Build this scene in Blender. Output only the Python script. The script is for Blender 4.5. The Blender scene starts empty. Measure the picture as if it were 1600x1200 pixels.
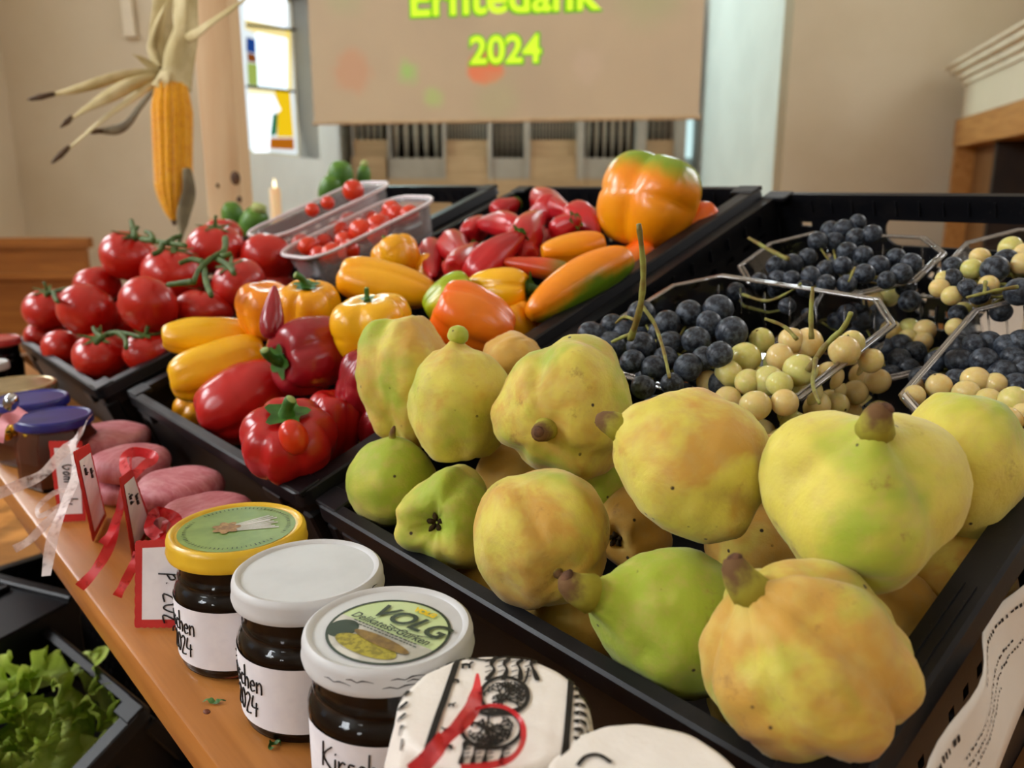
import bpy, bmesh, math, random
from mathutils import Vector, Matrix, Quaternion, noise

random.seed(7)
SC = bpy.context.scene
COL = SC.collection
pi = math.pi

# ---------------------------------------------------------------- camera
F = 1282.4                      # focal length in pixels of the 1600 x 1200 frame
PITCH = math.radians(13.516)    # camera looks down by this much
CAM = Vector((0, 0, 1.15))
cP, sP = math.cos(PITCH), math.sin(PITCH)
cam_data = bpy.data.cameras.new('camera')
cam_data.sensor_width = 36
cam_data.lens = 36 * F / 1600
cam_data.clip_start = 0.02
cam_data.dof.use_dof = True
cam_data.dof.focus_distance = 0.45
cam_data.dof.aperture_fstop = 8.5
cam = bpy.data.objects.new('camera', cam_data)
COL.objects.link(cam)
cam.location = CAM
cam.rotation_euler = (pi / 2 - PITCH, 0, 0)
SC.camera = cam

# ---------------------------------------------------------------- world and exposure
world = bpy.data.worlds.new('world'); SC.world = world
world.use_nodes = True
bg = world.node_tree.nodes['Background']
bg.inputs[0].default_value = (0.75, 0.86, 1.0, 1)
bg.inputs[1].default_value = 1.2
SC.view_settings.view_transform = 'Standard'
SC.view_settings.look = 'None'
SC.view_settings.exposure = -0.6
SC.view_settings.gamma = 1.0
SC.view_settings.use_curve_mapping = False
SC.cycles.use_denoising = True
SC.cycles.max_bounces = 10
SC.cycles.transparent_max_bounces = 16
SC.cycles.sample_clamp_indirect = 8
SC.cycles.caustics_reflective = False
SC.cycles.caustics_refractive = False

# daylight entering through the nave windows (openings are cut in the walls below)
NAVE_X0, NAVE_X1, NAVE_Y0, NAVE_Y1, NAVE_H = -3.5, 3.5, -8.0, 6.0, 5.2
WINDOWS_LEFT = [(-5.6, -4.4), (-2.6, -1.4), (0.3, 1.5), (3.0, 4.2)]  # last one is an unseen window added to light the front wall
WINDOWS_RIGHT = [(-5.6, -4.4), (-2.6, -1.4), (0.3, 1.5), (2.6, 3.8)]  # here too the last one is added for a brighter front wall
WZ0, WZ1 = 1.7, 4.2
def area_light(name, loc, direction, sx, sy, power, color):
    l = bpy.data.lights.new(name, 'AREA')
    l.shape = 'RECTANGLE'; l.size = sx; l.size_y = sy; l.energy = power; l.color = color
    o = bpy.data.objects.new(name, l); COL.objects.link(o)
    o.location = loc
    o.rotation_euler = Vector(direction).to_track_quat('-Z', 'Z').to_euler()
    return o
for i, (a, b) in enumerate(WINDOWS_LEFT):
    area_light('window_daylight', (NAVE_X0 - 0.12, (a + b) / 2, (WZ0 + WZ1) / 2), (1, 0, -0.15), b - a, WZ1 - WZ0, (200, 310, 350, 190)[i], (0.92, 0.96, 1.0))
for i, (a, b) in enumerate(WINDOWS_RIGHT):
    area_light('window_daylight', (NAVE_X1 + 0.12, (a + b) / 2, (WZ0 + WZ1) / 2), (-1, 0, -0.15), b - a, WZ1 - WZ0, (45, 45, 40, 160)[i], (0.96, 0.97, 1.0))
area_light('chancel_fill', (-2.22, 7.6, 3.55), (1, -0.12, -0.55), 1.8, 1.1, 230, (0.66, 0.98, 0.97))   # added lamp in an unseen high opening, brightens the chancel's right wall

area_light('chancel_fill', (2.15, 7.6, 3.55), (-1, -0.12, -0.55), 1.8, 1.1, 150, (0.86, 0.95, 1.0))  # mirrored lamp, added to brighten the chancel's left wall
sun = bpy.data.lights.new('sun', 'SUN'); sun.energy = 5.0; sun.angle = .0093; sun.color = (1.0, .86, .62)      # slants in through the left nave windows
sun_o = bpy.data.objects.new('sun', sun); COL.objects.link(sun_o)
sun_o.rotation_euler = Vector((1.7, 1.85, -2.9)).to_track_quat('-Z', 'Z').to_euler()

# ---------------------------------------------------------------- coordinate helpers
def raydir(x, y):
    a, b = (x - 800) / F, (y - 600) / F
    return Vector((a, cP - b * sP, -sP - b * cP))
def at(x, y, k):
    return CAM + raydir(x, y) * k
def onz(x, y, z):
    d = raydir(x, y)
    return CAM + d * ((z - CAM.z) / d.z)
CR, CU, CT = Vector((1, 0, 0)), Vector((0, sP, cP)), Vector((0, -cP, sP))   # camera right, up, towards the camera
def cdir(r, u, t):
    return (CR * r + CU * u + CT * t).normalized()

YAW, TILT = math.radians(-49.16), math.radians(20.9)
U = Vector((math.cos(YAW), math.sin(YAW), 0))
H = Vector((-math.sin(YAW), math.cos(YAW), 0))
V = H * math.cos(TILT) + Vector((0, 0, math.sin(TILT)))
N = U.cross(V)
class Frame:
    def __init__(self, o, u=U, v=V):
        self.o, self.u, self.v = Vector(o), Vector(u).normalized(), Vector(v).normalized()
        self.n = self.u.cross(self.v)
    def p(self, a, b, c=0):
        return self.o + self.u * a + self.v * b + self.n * c
    def hit(self, x, y, w=0):
        d = raydir(x, y)
        k = ((self.o - CAM).dot(self.n) + w) / d.dot(self.n)
        return CAM + d * k, k
    def mat(self):
        m = Matrix((self.u, self.v, self.n)).transposed().to_4x4()
        m.translation = self.o
        return m
KA = Frame(CAM + Vector((-.1436, .5507, -.2188)))
KB = Frame(CAM + Vector((-.4126, .8470, -.2129)))
KC = Frame(CAM + Vector((-.7032, 1.1468, -.2108)))

# ---------------------------------------------------------------- material helpers
def lin(h):
    h = h.lstrip('#')
    r = []
    for i in (0, 2, 4):
        c = int(h[i:i + 2], 16) / 255
        r.append(c / 12.92 if c <= 0.04045 else ((c + 0.055) / 1.055) ** 2.4)
    return (*r, 1)
class G:
    """small node-graph helper"""
    def __init__(self, name):
        self.m = bpy.data.materials.new(name); self.m.use_nodes = True
        self.t = self.m.node_tree; self.n = self.t.nodes; self.n.clear()
        self.out = self.n.new('ShaderNodeOutputMaterial')
    def new(self, kind, **kw):
        n = self.n.new(kind)
        for k, v in kw.items():
            if k.startswith('_'): setattr(n, k[1:], v)
            else: self.set(n, k.replace('9', ' '), v)
        return n
    def set(self, n, k, v):
        s = n.inputs[int(k)] if k.isdigit() else n.inputs[k]
        if isinstance(v, bpy.types.NodeSocket): self.t.links.new(v, s)
        else: s.default_value = v
    def coord(self, kind='Object'):
        return self.n.new('ShaderNodeTexCoord').outputs[kind]
    def noise(self, vec, scale, detail=3, rough=.55, dist=0):
        n = self.n.new('ShaderNodeTexNoise')
        self.t.links.new(vec, n.inputs['Vector'])
        n.inputs['Scale'].default_value = scale; n.inputs['Detail'].default_value = detail
        n.inputs['Roughness'].default_value = rough; n.inputs['Distortion'].default_value = dist
        return n.outputs['Fac']
    def ramp(self, fac, a, b):
        n = self.n.new('ShaderNodeMapRange'); n.interpolation_type = 'SMOOTHSTEP'
        self.t.links.new(fac, n.inputs[0]); n.inputs[1].default_value = a; n.inputs[2].default_value = b
        return n.outputs[0]
    def math(self, op, a, b=0.0):
        n = self.n.new('ShaderNodeMath'); n.operation = op
        for i, v in enumerate((a, b)):
            if isinstance(v, bpy.types.NodeSocket): self.t.links.new(v, n.inputs[i])
            else: n.inputs[i].default_value = v
        return n.outputs[0]
    def mix(self, fac, a, b):
        n = self.n.new('ShaderNodeMix'); n.data_type = 'RGBA'
        for s, v in ((n.inputs[0], fac), (n.inputs[6], a), (n.inputs[7], b)):
            if isinstance(v, bpy.types.NodeSocket): self.t.links.new(v, s)
            else: s.default_value = v
        return n.outputs[2]
    def scale(self, vec, s):
        n = self.n.new('ShaderNodeMapping'); self.t.links.new(vec, n.inputs[0])
        n.inputs['Scale'].default_value = s
        return n.outputs[0]
    def bump(self, h, strength=.2, dist=.001):
        n = self.n.new('ShaderNodeBump'); self.t.links.new(h, n.inputs['Height'])
        n.inputs['Strength'].default_value = strength; n.inputs['Distance'].default_value = dist
        return n.outputs[0]
    def pbr(self, color, rough=.5, spec=.5, normal=None, **kw):
        n = self.n.new('ShaderNodeBsdfPrincipled')
        self.set(n, 'Base Color', color); self.set(n, 'Roughness', rough); self.set(n, 'Specular IOR Level', spec)
        if normal is not None: self.set(n, 'Normal', normal)
        for k, v in kw.items(): self.set(n, k.replace('_', ' '), v)
        self.t.links.new(n.outputs[0], self.out.inputs[0])
        return n
    def surf(self, s):
        self.t.links.new(s, self.out.inputs[0])

MATS = {}
def noisy(name, c1, c2, scale=30, rough=.5, spec=.5, bump=0, bscale=None, bdist=.0006, lo=.35, hi=.65, stretch=None, **kw):
    if name in MATS: return MATS[name]
    g = G(name); v = g.coord()
    if stretch: v = g.scale(v, stretch)
    f = g.noise(v, scale)
    col = g.mix(g.ramp(f, lo, hi), lin(c1), lin(c2))
    nm = g.bump(g.noise(v, bscale or scale * 4), bump, bdist) if bump else None
    g.pbr(col, rough, spec, nm, **kw)
    MATS[name] = g.m
    return g.m
def clear_plastic(name, tint, lowest, rough=.06, haze=0.0, ior=1.45):
    g = G(name)
    fr = g.new('ShaderNodeFresnel', IOR=ior)
    fac = g.math('ADD', g.math('MULTIPLY', fr.outputs[0], 1.0), lowest)
    gl = g.new('ShaderNodeBsdfGlossy', Color=(1, 1, 1, 1), Roughness=rough)
    tr = g.new('ShaderNodeBsdfTransparent', Color=lin(tint))
    mx = g.new('ShaderNodeMixShader'); g.set(mx, '0', fac)
    g.t.links.new(tr.outputs[0], mx.inputs[1]); g.t.links.new(gl.outputs[0], mx.inputs[2])
    o = mx.outputs[0]
    if haze:
        df = g.new('ShaderNodeBsdfDiffuse', Color=lin('E6DCDC'))
        m2 = g.new('ShaderNodeMixShader'); m2.inputs[0].default_value = haze
        g.t.links.new(o, m2.inputs[1]); g.t.links.new(df.outputs[0], m2.inputs[2]); o = m2.outputs[0]
    g.surf(o)
    return g.m
def emitter(name, color, strength):
    g = G(name)
    e = g.new('ShaderNodeEmission', Color=lin(color), Strength=strength)
    g.surf(e.outputs[0])
    return g.m

# ---------------------------------------------------------------- mesh and object helpers
def make_mesh(name, verts, faces, smooth=True):
    me = bpy.data.meshes.new(name)
    me.from_pydata([tuple(v) for v in verts], [], faces)
    me.validate(verbose=False)
    if smooth:
        me.polygons.foreach_set('use_smooth', [True] * len(me.polygons))
    me.update()
    return me
def fix_normals(me):
    bm = bmesh.new(); bm.from_mesh(me)
    bmesh.ops.recalc_face_normals(bm, faces=bm.faces)
    bm.to_mesh(me); bm.free()
    return me
def obj(name, me, mat=None, parent=None, mw=None, label=None, cat=None, group=None, kind=None):
    o = bpy.data.objects.new(name, me); COL.objects.link(o)
    if mat is not None and me is not None and len(me.materials) == 0: me.materials.append(mat)
    if parent is not None: o.parent = parent
    if mw is not None: o.matrix_local = mw
    if label: o['label'] = label
    if cat: o['category'] = cat
    if group: o['group'] = group
    if kind: o['kind'] = kind
    return o
def empty(name, mw, label, cat, group=None):
    o = bpy.data.objects.new(name, None); COL.objects.link(o)
    o.empty_display_size = .02; o.matrix_local = mw
    o['label'] = label; o['category'] = cat
    if group: o['group'] = group
    return o
class MB:
    """collects vertices and faces of one part"""
    def __init__(self): self.v, self.f = [], []
    def add(self, vs, fs):
        k = len(self.v); self.v += [Vector(p) for p in vs]; self.f += [tuple(i + k for i in f) for f in fs]; return self
    def box(self, a, b, m=None):
        x0, y0, z0 = a; x1, y1, z1 = b
        vs = [Vector(p) for p in ((x0, y0, z0), (x1, y0, z0), (x1, y1, z0), (x0, y1, z0), (x0, y0, z1), (x1, y0, z1), (x1, y1, z1), (x0, y1, z1))]
        if m: vs = [m @ p for p in vs]
        return self.add(vs, [(0, 3, 2, 1), (4, 5, 6, 7), (0, 1, 5, 4), (1, 2, 6, 5), (2, 3, 7, 6), (3, 0, 4, 7)])
    def tube(self, pts, rad, seg=8, cap=True):
        pts = [Vector(p) for p in pts]
        if not isinstance(rad, (list, tuple)): rad = [rad] * len(pts)
        vs, fs = [], []
        prev = None
        for i, p in enumerate(pts):
            t = (pts[min(i + 1, len(pts) - 1)] - pts[max(i - 1, 0)]).normalized()
            if prev is None:
                a = t.cross(Vector((0, 0, 1)))
                if a.length < .1: a = t.cross(Vector((1, 0, 0)))
                a.normalize()
            else:
                a = (prev - t * prev.dot(t)).normalized()
            prev = a; b = t.cross(a)
            for j in range(seg):
                an = 2 * pi * j / seg
                vs.append(p + (a * math.cos(an) + b * math.sin(an)) * rad[i])
        for i in range(len(pts) - 1):
            for j in range(seg):
                fs.append((i * seg + j, i * seg + (j + 1) % seg, (i + 1) * seg + (j + 1) % seg, (i + 1) * seg + j))
        if cap:
            fs.append(tuple(range(seg - 1, -1, -1))); k = (len(pts) - 1) * seg
            fs.append(tuple(range(k, k + seg)))
        return self.add(vs, fs)
    def lathe(self, prof, seg=48, m=None, cap0=True, cap1=True):
        vs, fs = [], []
        for r, z in prof:
            for j in range(seg):
                an = 2 * pi * j / seg
                p = Vector((r * math.cos(an), r * math.sin(an), z)); vs.append(m @ p if m else p)
        n = len(prof)
        for i in range(n - 1):
            for j in range(seg):
                fs.append((i * seg + j, i * seg + (j + 1) % seg, (i + 1) * seg + (j + 1) % seg, (i + 1) * seg + j))
        if cap0: fs.append(tuple(range(seg - 1, -1, -1)))
        if cap1: fs.append(tuple(range((n - 1) * seg, n * seg)))
        return self.add(vs, fs)
    def strip(self, left, right):
        n = len(left); vs = []
        for a, b in zip(left, right): vs += [a, b]
        return self.add(vs, [(2 * i, 2 * i + 1, 2 * i + 3, 2 * i + 2) for i in range(n - 1)])
    def prism(self, poly, z0, z1, m=None):
        n = len(poly)
        vs = [Vector((x, y, z0)) for x, y in poly] + [Vector((x, y, z1)) for x, y in poly]
        if m: vs = [m @ p for p in vs]
        fs = [tuple(range(n - 1, -1, -1)), tuple(range(n, 2 * n))] + [(i, (i + 1) % n, n + (i + 1) % n, n + i) for i in range(n)]
        return self.add(vs, fs)
    def mesh(self, name, smooth=False):
        return make_mesh(name, self.v, self.f, smooth)
    def build(self, name, mat, parent=None, smooth=False, **kw):
        return obj(name, self.mesh(name, smooth), mat, parent, **kw)
def smooth_by_angle(me, deg=35):
    me.polygons.foreach_set('use_smooth', [True] * len(me.polygons))
    bm = bmesh.new(); bm.from_mesh(me)
    lim = math.radians(deg)
    for e in bm.edges:
        e.smooth = not (len(e.link_faces) == 2 and e.calc_face_angle(0) > lim)
    bm.to_mesh(me); bm.free()
    return me
def bevel_mesh(me, w, seg=2):
    bm = bmesh.new(); bm.from_mesh(me)
    bmesh.ops.recalc_face_normals(bm, faces=bm.faces)
    bmesh.ops.bevel(bm, geom=list(bm.edges), offset=w, segments=seg, affect='EDGES', profile=.5)
    bm.to_mesh(me); bm.free()
    return smooth_by_angle(me)
def panel_mesh(name, outer, holes, thick):
    """flat sheet (in xy) with real holes, extruded to a thickness"""
    c = bpy.data.curves.new(name, 'CURVE'); c.dimensions = '2D'; c.fill_mode = 'BOTH'; c.extrude = thick / 2
    for poly in [outer] + holes:
        s = c.splines.new('POLY'); s.points.add(len(poly) - 1)
        for i, (x, y) in enumerate(poly): s.points[i].co = (x, y, 0, 1)
        s.use_cyclic_u = True
    o = bpy.data.objects.new(name, c); COL.objects.link(o)
    dg = bpy.context.evaluated_depsgraph_get()
    me = bpy.data.meshes.new_from_object(o.evaluated_get(dg))
    bpy.data.objects.remove(o); bpy.data.curves.remove(c)
    me.name = name
    return me
def text_mesh(s, size, shear=0.0, offset=0.0, spacing=1.0, extrude=0.0, align='CENTER'):
    c = bpy.data.curves.new('lettering', 'FONT'); c.body = s; c.size = size; c.shear = shear; c.offset = offset
    c.space_character = spacing; c.align_x = align; c.extrude = extrude; c.resolution_u = 4
    o = bpy.data.objects.new('lettering', c); COL.objects.link(o)
    dg = bpy.context.evaluated_depsgraph_get()
    me = bpy.data.meshes.new_from_object(o.evaluated_get(dg))
    bpy.data.objects.remove(o); bpy.data.curves.remove(c)
    return me
def rrect(x0, y0, x1, y1, r, seg=4):
    pts = []
    for cx, cy, a0 in ((x1 - r, y1 - r, 0), (x0 + r, y1 - r, 90), (x0 + r, y0 + r, 180), (x1 - r, y0 + r, 270)):
        for i in range(seg + 1):
            a = math.radians(a0 + 90 * i / seg); pts.append((cx + r * math.cos(a), cy + r * math.sin(a)))
    return pts
def smooth_path(pts, n=6):
    """Catmull-Rom through the points"""
    pts = [Vector(p) for p in pts]; out = []
    for i in range(len(pts) - 1):
        p0, p1, p2, p3 = pts[max(i - 1, 0)], pts[i], pts[i + 1], pts[min(i + 2, len(pts) - 1)]
        for j in range(n):
            t = j / n
            out.append(.5 * ((2 * p1) + (p2 - p0) * t + (2 * p0 - 5 * p1 + 4 * p2 - p3) * t * t + (3 * p1 - p0 - 3 * p2 + p3) * t ** 3))
    out.append(pts[-1])
    return out
def orient(axis, roll=0.0, loc=None):
    q = Vector((0, 0, 1)).rotation_difference(Vector(axis).normalized()) @ Quaternion((0, 0, 1), roll)
    m = q.to_matrix().to_4x4()
    if loc is not None: m.translation = loc
    return m
def orient_x(axis, xdir, loc):
    z = Vector(axis).normalized(); x = Vector(xdir); x = (x - z * x.dot(z)).normalized(); y = z.cross(x)
    m = Matrix((x, y, z)).transposed().to_4x4(); m.translation = loc
    return m
def basis(x, y, z, o):
    m = Matrix((Vector(x), Vector(y), Vector(z))).transposed().to_4x4(); m.translation = Vector(o)
    return m

# ================================================================= the room
M_PLASTER = noisy('plaster', 'DDD2BC', 'D7CBB3', 1.5, .9, .2, .15, 60, .002)
M_PLASTER_COOL = noisy('plaster_cool', 'E2E2DE', 'DADAD6', 1.5, .85, .2, .1, 60, .002)
M_CEIL = noisy('ceiling_paint', 'EDE6DA', 'E8E0D2', 1.0, .9, .2)
g = G('wood_floor'); v = g.coord()
br = g.new('ShaderNodeTexBrick', Scale=1.0, Color1=lin('A9733A'), Color2=lin('B8844A'), Mortar=lin('5E3B1C'))
g.set(br, 'Vector', v); br.inputs['Brick Width'].default_value = 1.2; br.inputs['Row Height'].default_value = .11; br.inputs['Mortar Size'].default_value = .003
grain = g.noise(g.scale(v, (2, 30, 30)), 3, 4)
g.pbr(g.mix(g.ramp(grain, .3, .8), br.outputs[0], lin('8A5A2B')), .35, .5)
M_FLOOR = g.m
def wood(name, light, dark, axis=0, rough=.4, sc=1.0):
    g = G(name); v = g.coord()
    s = [22 * sc, 22 * sc, 22 * sc]; s[axis] = 1.6 * sc
    vs = g.scale(v, s)
    f = g.noise(vs, 1.5, 5, .6, .6)
    f2 = g.noise(vs, 7, 3, .6)
    c = g.mix(g.ramp(f, .3, .72), lin(light), lin(dark))
    c = g.mix(g.math('MULTIPLY', g.ramp(f2, .45, .8), .35), c, lin(dark))
    g.pbr(c, rough, .45, g.bump(f2, .08, .0006))
    return g.m
M_OAK = wood('oak_wood', 'C08A4C', 'A0692F', 0, .45)
M_PEW = wood('pew_wood', 'A66A2E', '8A5320', 0, .4)
M_POST = wood('pale_spruce_wood', 'E6CBA2', 'D8B286', 2, .6, .6)
M_BOARD = wood('varnished_pine_board', 'BA7A3C', 'A0632A', 0, .3, 1.4)
M_DARKWOOD = wood('recess_wood', '7E5226', '5F3A18', 2, .5)
M_ORGAN_WOOD = wood('organ_wood', 'AC8C68', '9A7A58', 0, .5)
M_ORGAN_GREY = noisy('organ_grey_paint', '9A8D80', '8E8276', 3, .6, .3)
M_PIPE = noisy('organ_pipe_tin', '8F877C', 'A69C8C', 20, .38, .5, Metallic=.7)
M_BLACKGAP = noisy('organ_interior', '1C1511', '241B15', 5, .9, .1)
M_WHITETRIM = noisy('white_moulding', 'E9DFC8', 'DDD2BA', 4, .5, .4)

def ony(x, y, Y):
    d = raydir(x, y); return CAM + d * ((Y - CAM.y) / d.y)
def struct(name, me, mat):
    return obj(name, me, mat, kind='structure')

# floor, ceiling, walls
struct('floor', MB().box((NAVE_X0 - .3, NAVE_Y0 - .3, -.1), (NAVE_X1 + .3, 10, 0)).mesh('floor'), M_FLOOR)
struct('ceiling', MB().box((NAVE_X0 - .3, NAVE_Y0 - .3, NAVE_H), (NAVE_X1 + .3, 10, NAVE_H + .1)).mesh('ceiling'), M_CEIL)
def side_wall(name, X, wins, flip, n0):
    holes = [[(a, WZ0), (b, WZ0), (b, WZ1), (a, WZ1)] for a, b in wins]
    me = panel_mesh(name, [(NAVE_Y0, 0), (NAVE_Y1, 0), (NAVE_Y1, NAVE_H), (NAVE_Y0, NAVE_H)], holes, .24)
    o = struct(name, me, M_PLASTER)
    o.matrix_local = basis((0, 1, 0), (0, 0, 1), (1, 0, 0), (X, 0, 0))
    for i, (a, b) in enumerate(wins):                      # muntin frames in the nave windows
        m = MB()
        w = struct('window_%d' % (n0 + i), MB().box((X - .03, a, WZ0 - .02), (X + .03, b, WZ0 + .04)).mesh('sill'), M_WHITETRIM)
        f = MB()
        for k in range(5):
            y = a + (b - a) * k / 4; f.box((X - .02, y - .02, WZ0), (X + .02, y + .02, WZ1))
        for k in range(6):
            z = WZ0 + (WZ1 - WZ0) * k / 5; f.box((X - .02, a, z - .02), (X + .02, b, z + .02))
        f.build('window_frame', M_WHITETRIM, w)
side_wall('wall_left', NAVE_X0 - .12, WINDOWS_LEFT, False, 2)
side_wall('wall_right', NAVE_X1 + .12, WINDOWS_RIGHT, True, 5)
struct('wall_back', MB().box((NAVE_X0 - .24, NAVE_Y0 - .24, 0), (NAVE_X1 + .24, NAVE_Y0, NAVE_H)).mesh('wall_back'), M_PLASTER)
AX0, AX1, AZ = -2.15, 1.91, 4.4                             # chancel arch
me = panel_mesh('wall_front', [(NAVE_X0 - .24, 0), (AX0, 0), (AX0, AZ), (AX1, AZ), (AX1, 0), (NAVE_X1 + .24, 0), (NAVE_X1 + .24, NAVE_H), (NAVE_X0 - .24, NAVE_H)], [], .2)
o = struct('wall_front', me, M_PLASTER); o.matrix_local = basis((1, 0, 0), (0, 0, 1), (0, -1, 0), (0, 6.1, 0))
# chancel
CB = 9.2; BL, BR = -1.83, 1.93
def wall_line(name, A, B, z0, z1, holes, mat, th=.3):
    A, B = Vector((*A, 0)), Vector((*B, 0)); L = (B - A).length; e = (B - A).normalized()
    nrm = e.cross(Vector((0, 0, 1)))
    me = panel_mesh(name, [(0, z0), (L, z0), (L, z1), (0, z1)], holes, th)
    o = struct(name, me, mat); o.matrix_local = basis(e, (0, 0, 1), nrm, A)
    return o, A, e, nrm, L
A2, B2 = Vector((AX0, 6.2, 0)), Vector((BL, CB, 0))
eW = (B2 - A2).normalized(); nW = eW.cross(Vector((0, 0, 1)))       # nW points into the chancel
def on_wall(x, y, off=0.0):
    d = raydir(x, y); o = A2 + nW * off
    k = (o - CAM).dot(nW) / d.dot(nW); p = CAM + d * k
    return (p - o).dot(eW), p.z, p
w0, _, _ = on_wall(383, 150, .15); w1, _, _ = on_wall(496, 150, .15)
_, zs, _ = on_wall(440, 243, .15)
wall_line('wall_chancel_left', (AX0, 6.2), (BL, CB), 0, AZ, [[(w0, zs), (w1, zs), (w1, 2.8), (w0, 2.8)], [(.5, 3.0), (2.5, 3.0), (2.5, 4.15), (.5, 4.15)]], M_PLASTER_COOL)
struct('wall_chancel_back', MB().box((BL - .2, CB, 0), (BR + .2, CB + .2, AZ)).mesh('w'), M_PLASTER_COOL)
wall_line('wall_chancel_right', (AX1 + .15, 6.2), (BR + .15, CB), 0, AZ, [[(.5, 3.0), (2.5, 3.0), (2.5, 4.15), (.5, 4.15)]], M_PLASTER_COOL)
struct('ceiling_chancel', MB().box((-2.6, 6.0, AZ), (2.5, CB + .2, AZ + .1)).mesh('c'), M_CEIL)
# stained glass window, set back in its reveal
win = struct('window_1', panel_mesh('frame', [(w0 - .02, zs - .02), (w1 + .02, zs - .02), (w1 + .02, 2.82), (w0 - .02, 2.82)],
             [[(w0 + .04, zs + .04), (w1 - .04, zs + .04), (w1 - .04, 2.76), (w0 + .04, 2.76)]], .06), M_WHITETRIM)
GO = -.05
win.matrix_local = basis(eW, (0, 0, 1), nW, A2 + nW * (GO - .03))
rv = MB()
rv.box((w0 - .06, zs - .06, GO - .05), (w1 + .06, zs, .14)); rv.box((w1, zs, GO - .05), (w1 + .06, 2.8, .14)); rv.box((w0 - .06, zs, GO - .05), (w0, 2.8, .14)); rv.box((w0, 2.8, GO), (w1, 2.86, .14))
o = struct('trim_1', rv.mesh('window_reveal'), M_PLASTER_COOL); o.matrix_local = basis(eW, (0, 0, 1), nW, A2)
panes = [  # stained panes, outline read off the window
 ('F2FBFF', 9, [(384, -40), (446, -40), (446, 42), (384, 30)]), ('FFE9A0', 5, [(384, 30), (446, 44), (446, 70), (384, 45)]),
 ('E6F8FF', 9, [(400, 50), (448, 60), (449, 140), (402, 134)]), ('2E5FC0', 2.4, [(386, 58), (398, 62), (399, 84), (386, 80)]),
 ('D07030', 1.8, [(387, 82), (399, 86), (400, 98), (388, 96)]), ('C9E070', 3, [(387, 98), (401, 100), (402, 134), (389, 132)]),
 ('FFF3C0', 6, [(389, 134), (428, 139), (428, 148), (390, 146)]), ('F0FAFF', 9, [(390, 148), (426, 150), (438, 172), (426, 176), (421, 212), (420, 238), (396, 238), (391, 170)]),
 ('FFD21E', 4.5, [(428, 140), (452, 143), (458, 214), (434, 214), (434, 178), (439, 172)]), ('12A070', 2.2, [(424, 178), (433, 178), (431, 210), (422, 212)]),
 ('F08A20', 2.6, [(422, 216), (458, 216), (459, 234), (421, 232)]), ('FFE37A', 5, [(447, 46), (453, 48), (455, 140), (449, 140)])]
for hx, st, poly in panes:
    pts = []
    for x, y in poly:
        s_, z_, p_ = on_wall(x, y, GO); pts.append((s_, max(z_, zs + .02)))
    m = MB().prism(pts, -.006, .006).mesh('pane')
    c = obj('pane', fix_normals(m), emitter('stained_' + hx, hx, st * .3), win, Matrix.Translation((0, 0, .03)))
lead = MB().box((w0 + .03, zs + .03, -.012), (w1 - .03, 2.78, -.008)).build('glass_backing', emitter('pale_glass', 'E8F2F4', 1.6), win, mw=Matrix.Translation((0, 0, .03)))
for y in (43, 139):
    a = on_wall(384, y - 4, GO); b = on_wall(458, y + 4, GO)
    MB().tube([(a[0], a[1], .012), (b[0], b[1], .012)], .012, 6).build('lead_came', M_BLACKGAP, win, mw=Matrix.Translation((0, 0, .03)))

# bright slit at the chancel's right end: a narrow window seen edge-on
a = ony(1067, 178, CB - .05); b = ony(1080, 246, CB - .05)
s2 = struct('window_8', MB().box((a.x, CB - .06, b.z), (b.x, CB - .005, 3.4)).mesh('slit_window'), emitter('slit_daylight', 'D8FBFA', 1.5))

# organ
YO = 8.6
org = empty('pipe_organ', Matrix.Translation((0, YO + .25, 0)), 'pipe organ with wooden and grey panels below the projection screen', 'organ')
def orgbox(name, x0, x1, y0, y1, d0, d1, mat, z0=None, z1=None):
    a = ony(x0, y0, YO); b = ony(x1, y1, YO)
    zt = a.z if z1 is None else z1; zb = b.z if z0 is None else z0
    me = MB().box((a.x, YO + d0, zb), (b.x, YO + d1, zt)).mesh(name)
    return obj(name, me, mat, org, Matrix.Translation((0, -YO - .25, 0)))
orgbox('case', 548, 1066, 100, 292, .42, .5, M_BLACKGAP, 0, 3.1)
orgbox('base_panel', 546, 1068, 280, 300, -.08, .5, M_ORGAN_WOOD, 0)
sections = [(552, 600, 218, 5, 0), (612, 690, 247, 5, 1), (697, 760, 218, 13, 0), (772, 822, 247, 6, 1), (828, 905, 218, 15, 0), (912, 1000, 247, 7, 1), (1006, 1062, 218, 6, 0)]
for (x0, x1, yb, npipe, grey) in sections:
    if grey:
        orgbox('panel', x0 - 4, x1 + 4, yb, 280, 0, .42, M_ORGAN_GREY)
    else:
        orgbox('panel', x0 - 4, x1 + 4, yb, 245, .06, .42, M_ORGAN_WOOD)
        orgbox('panel', x0 - 4, x1 + 4, 245, 280, 0, .42, M_ORGAN_WOOD)
    wpx = (x1 - x0) / npipe
    for i in range(npipe):
        xc = x0 + wpx * (i + .5); r = (wpx * .36) * YO / F
        p = ony(xc, yb, YO + .2); top = 2.9 - .3 * abs(i - (npipe - 1) / 2) / npipe
        m = MB().lathe([(r * .3, 0), (r, .22), (r, top - p.z)], 12) if grey else MB().lathe([(r * .7, 0), (r, .05), (r, top - p.z)], 10)
        smooth_by_angle(me := m.mesh('pipe'), 40)
        obj('pipe', me, M_PIPE, org, Matrix.Translation((p.x, YO + .2 - YO - .25, p.z)))
for x in (549, 606, 693, 765, 824, 908, 1003, 1064):
    orgbox('upright', x - 4, x + 4, 100, 282, -.02, .42, M_ORGAN_GREY, None, 3.1)

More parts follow.
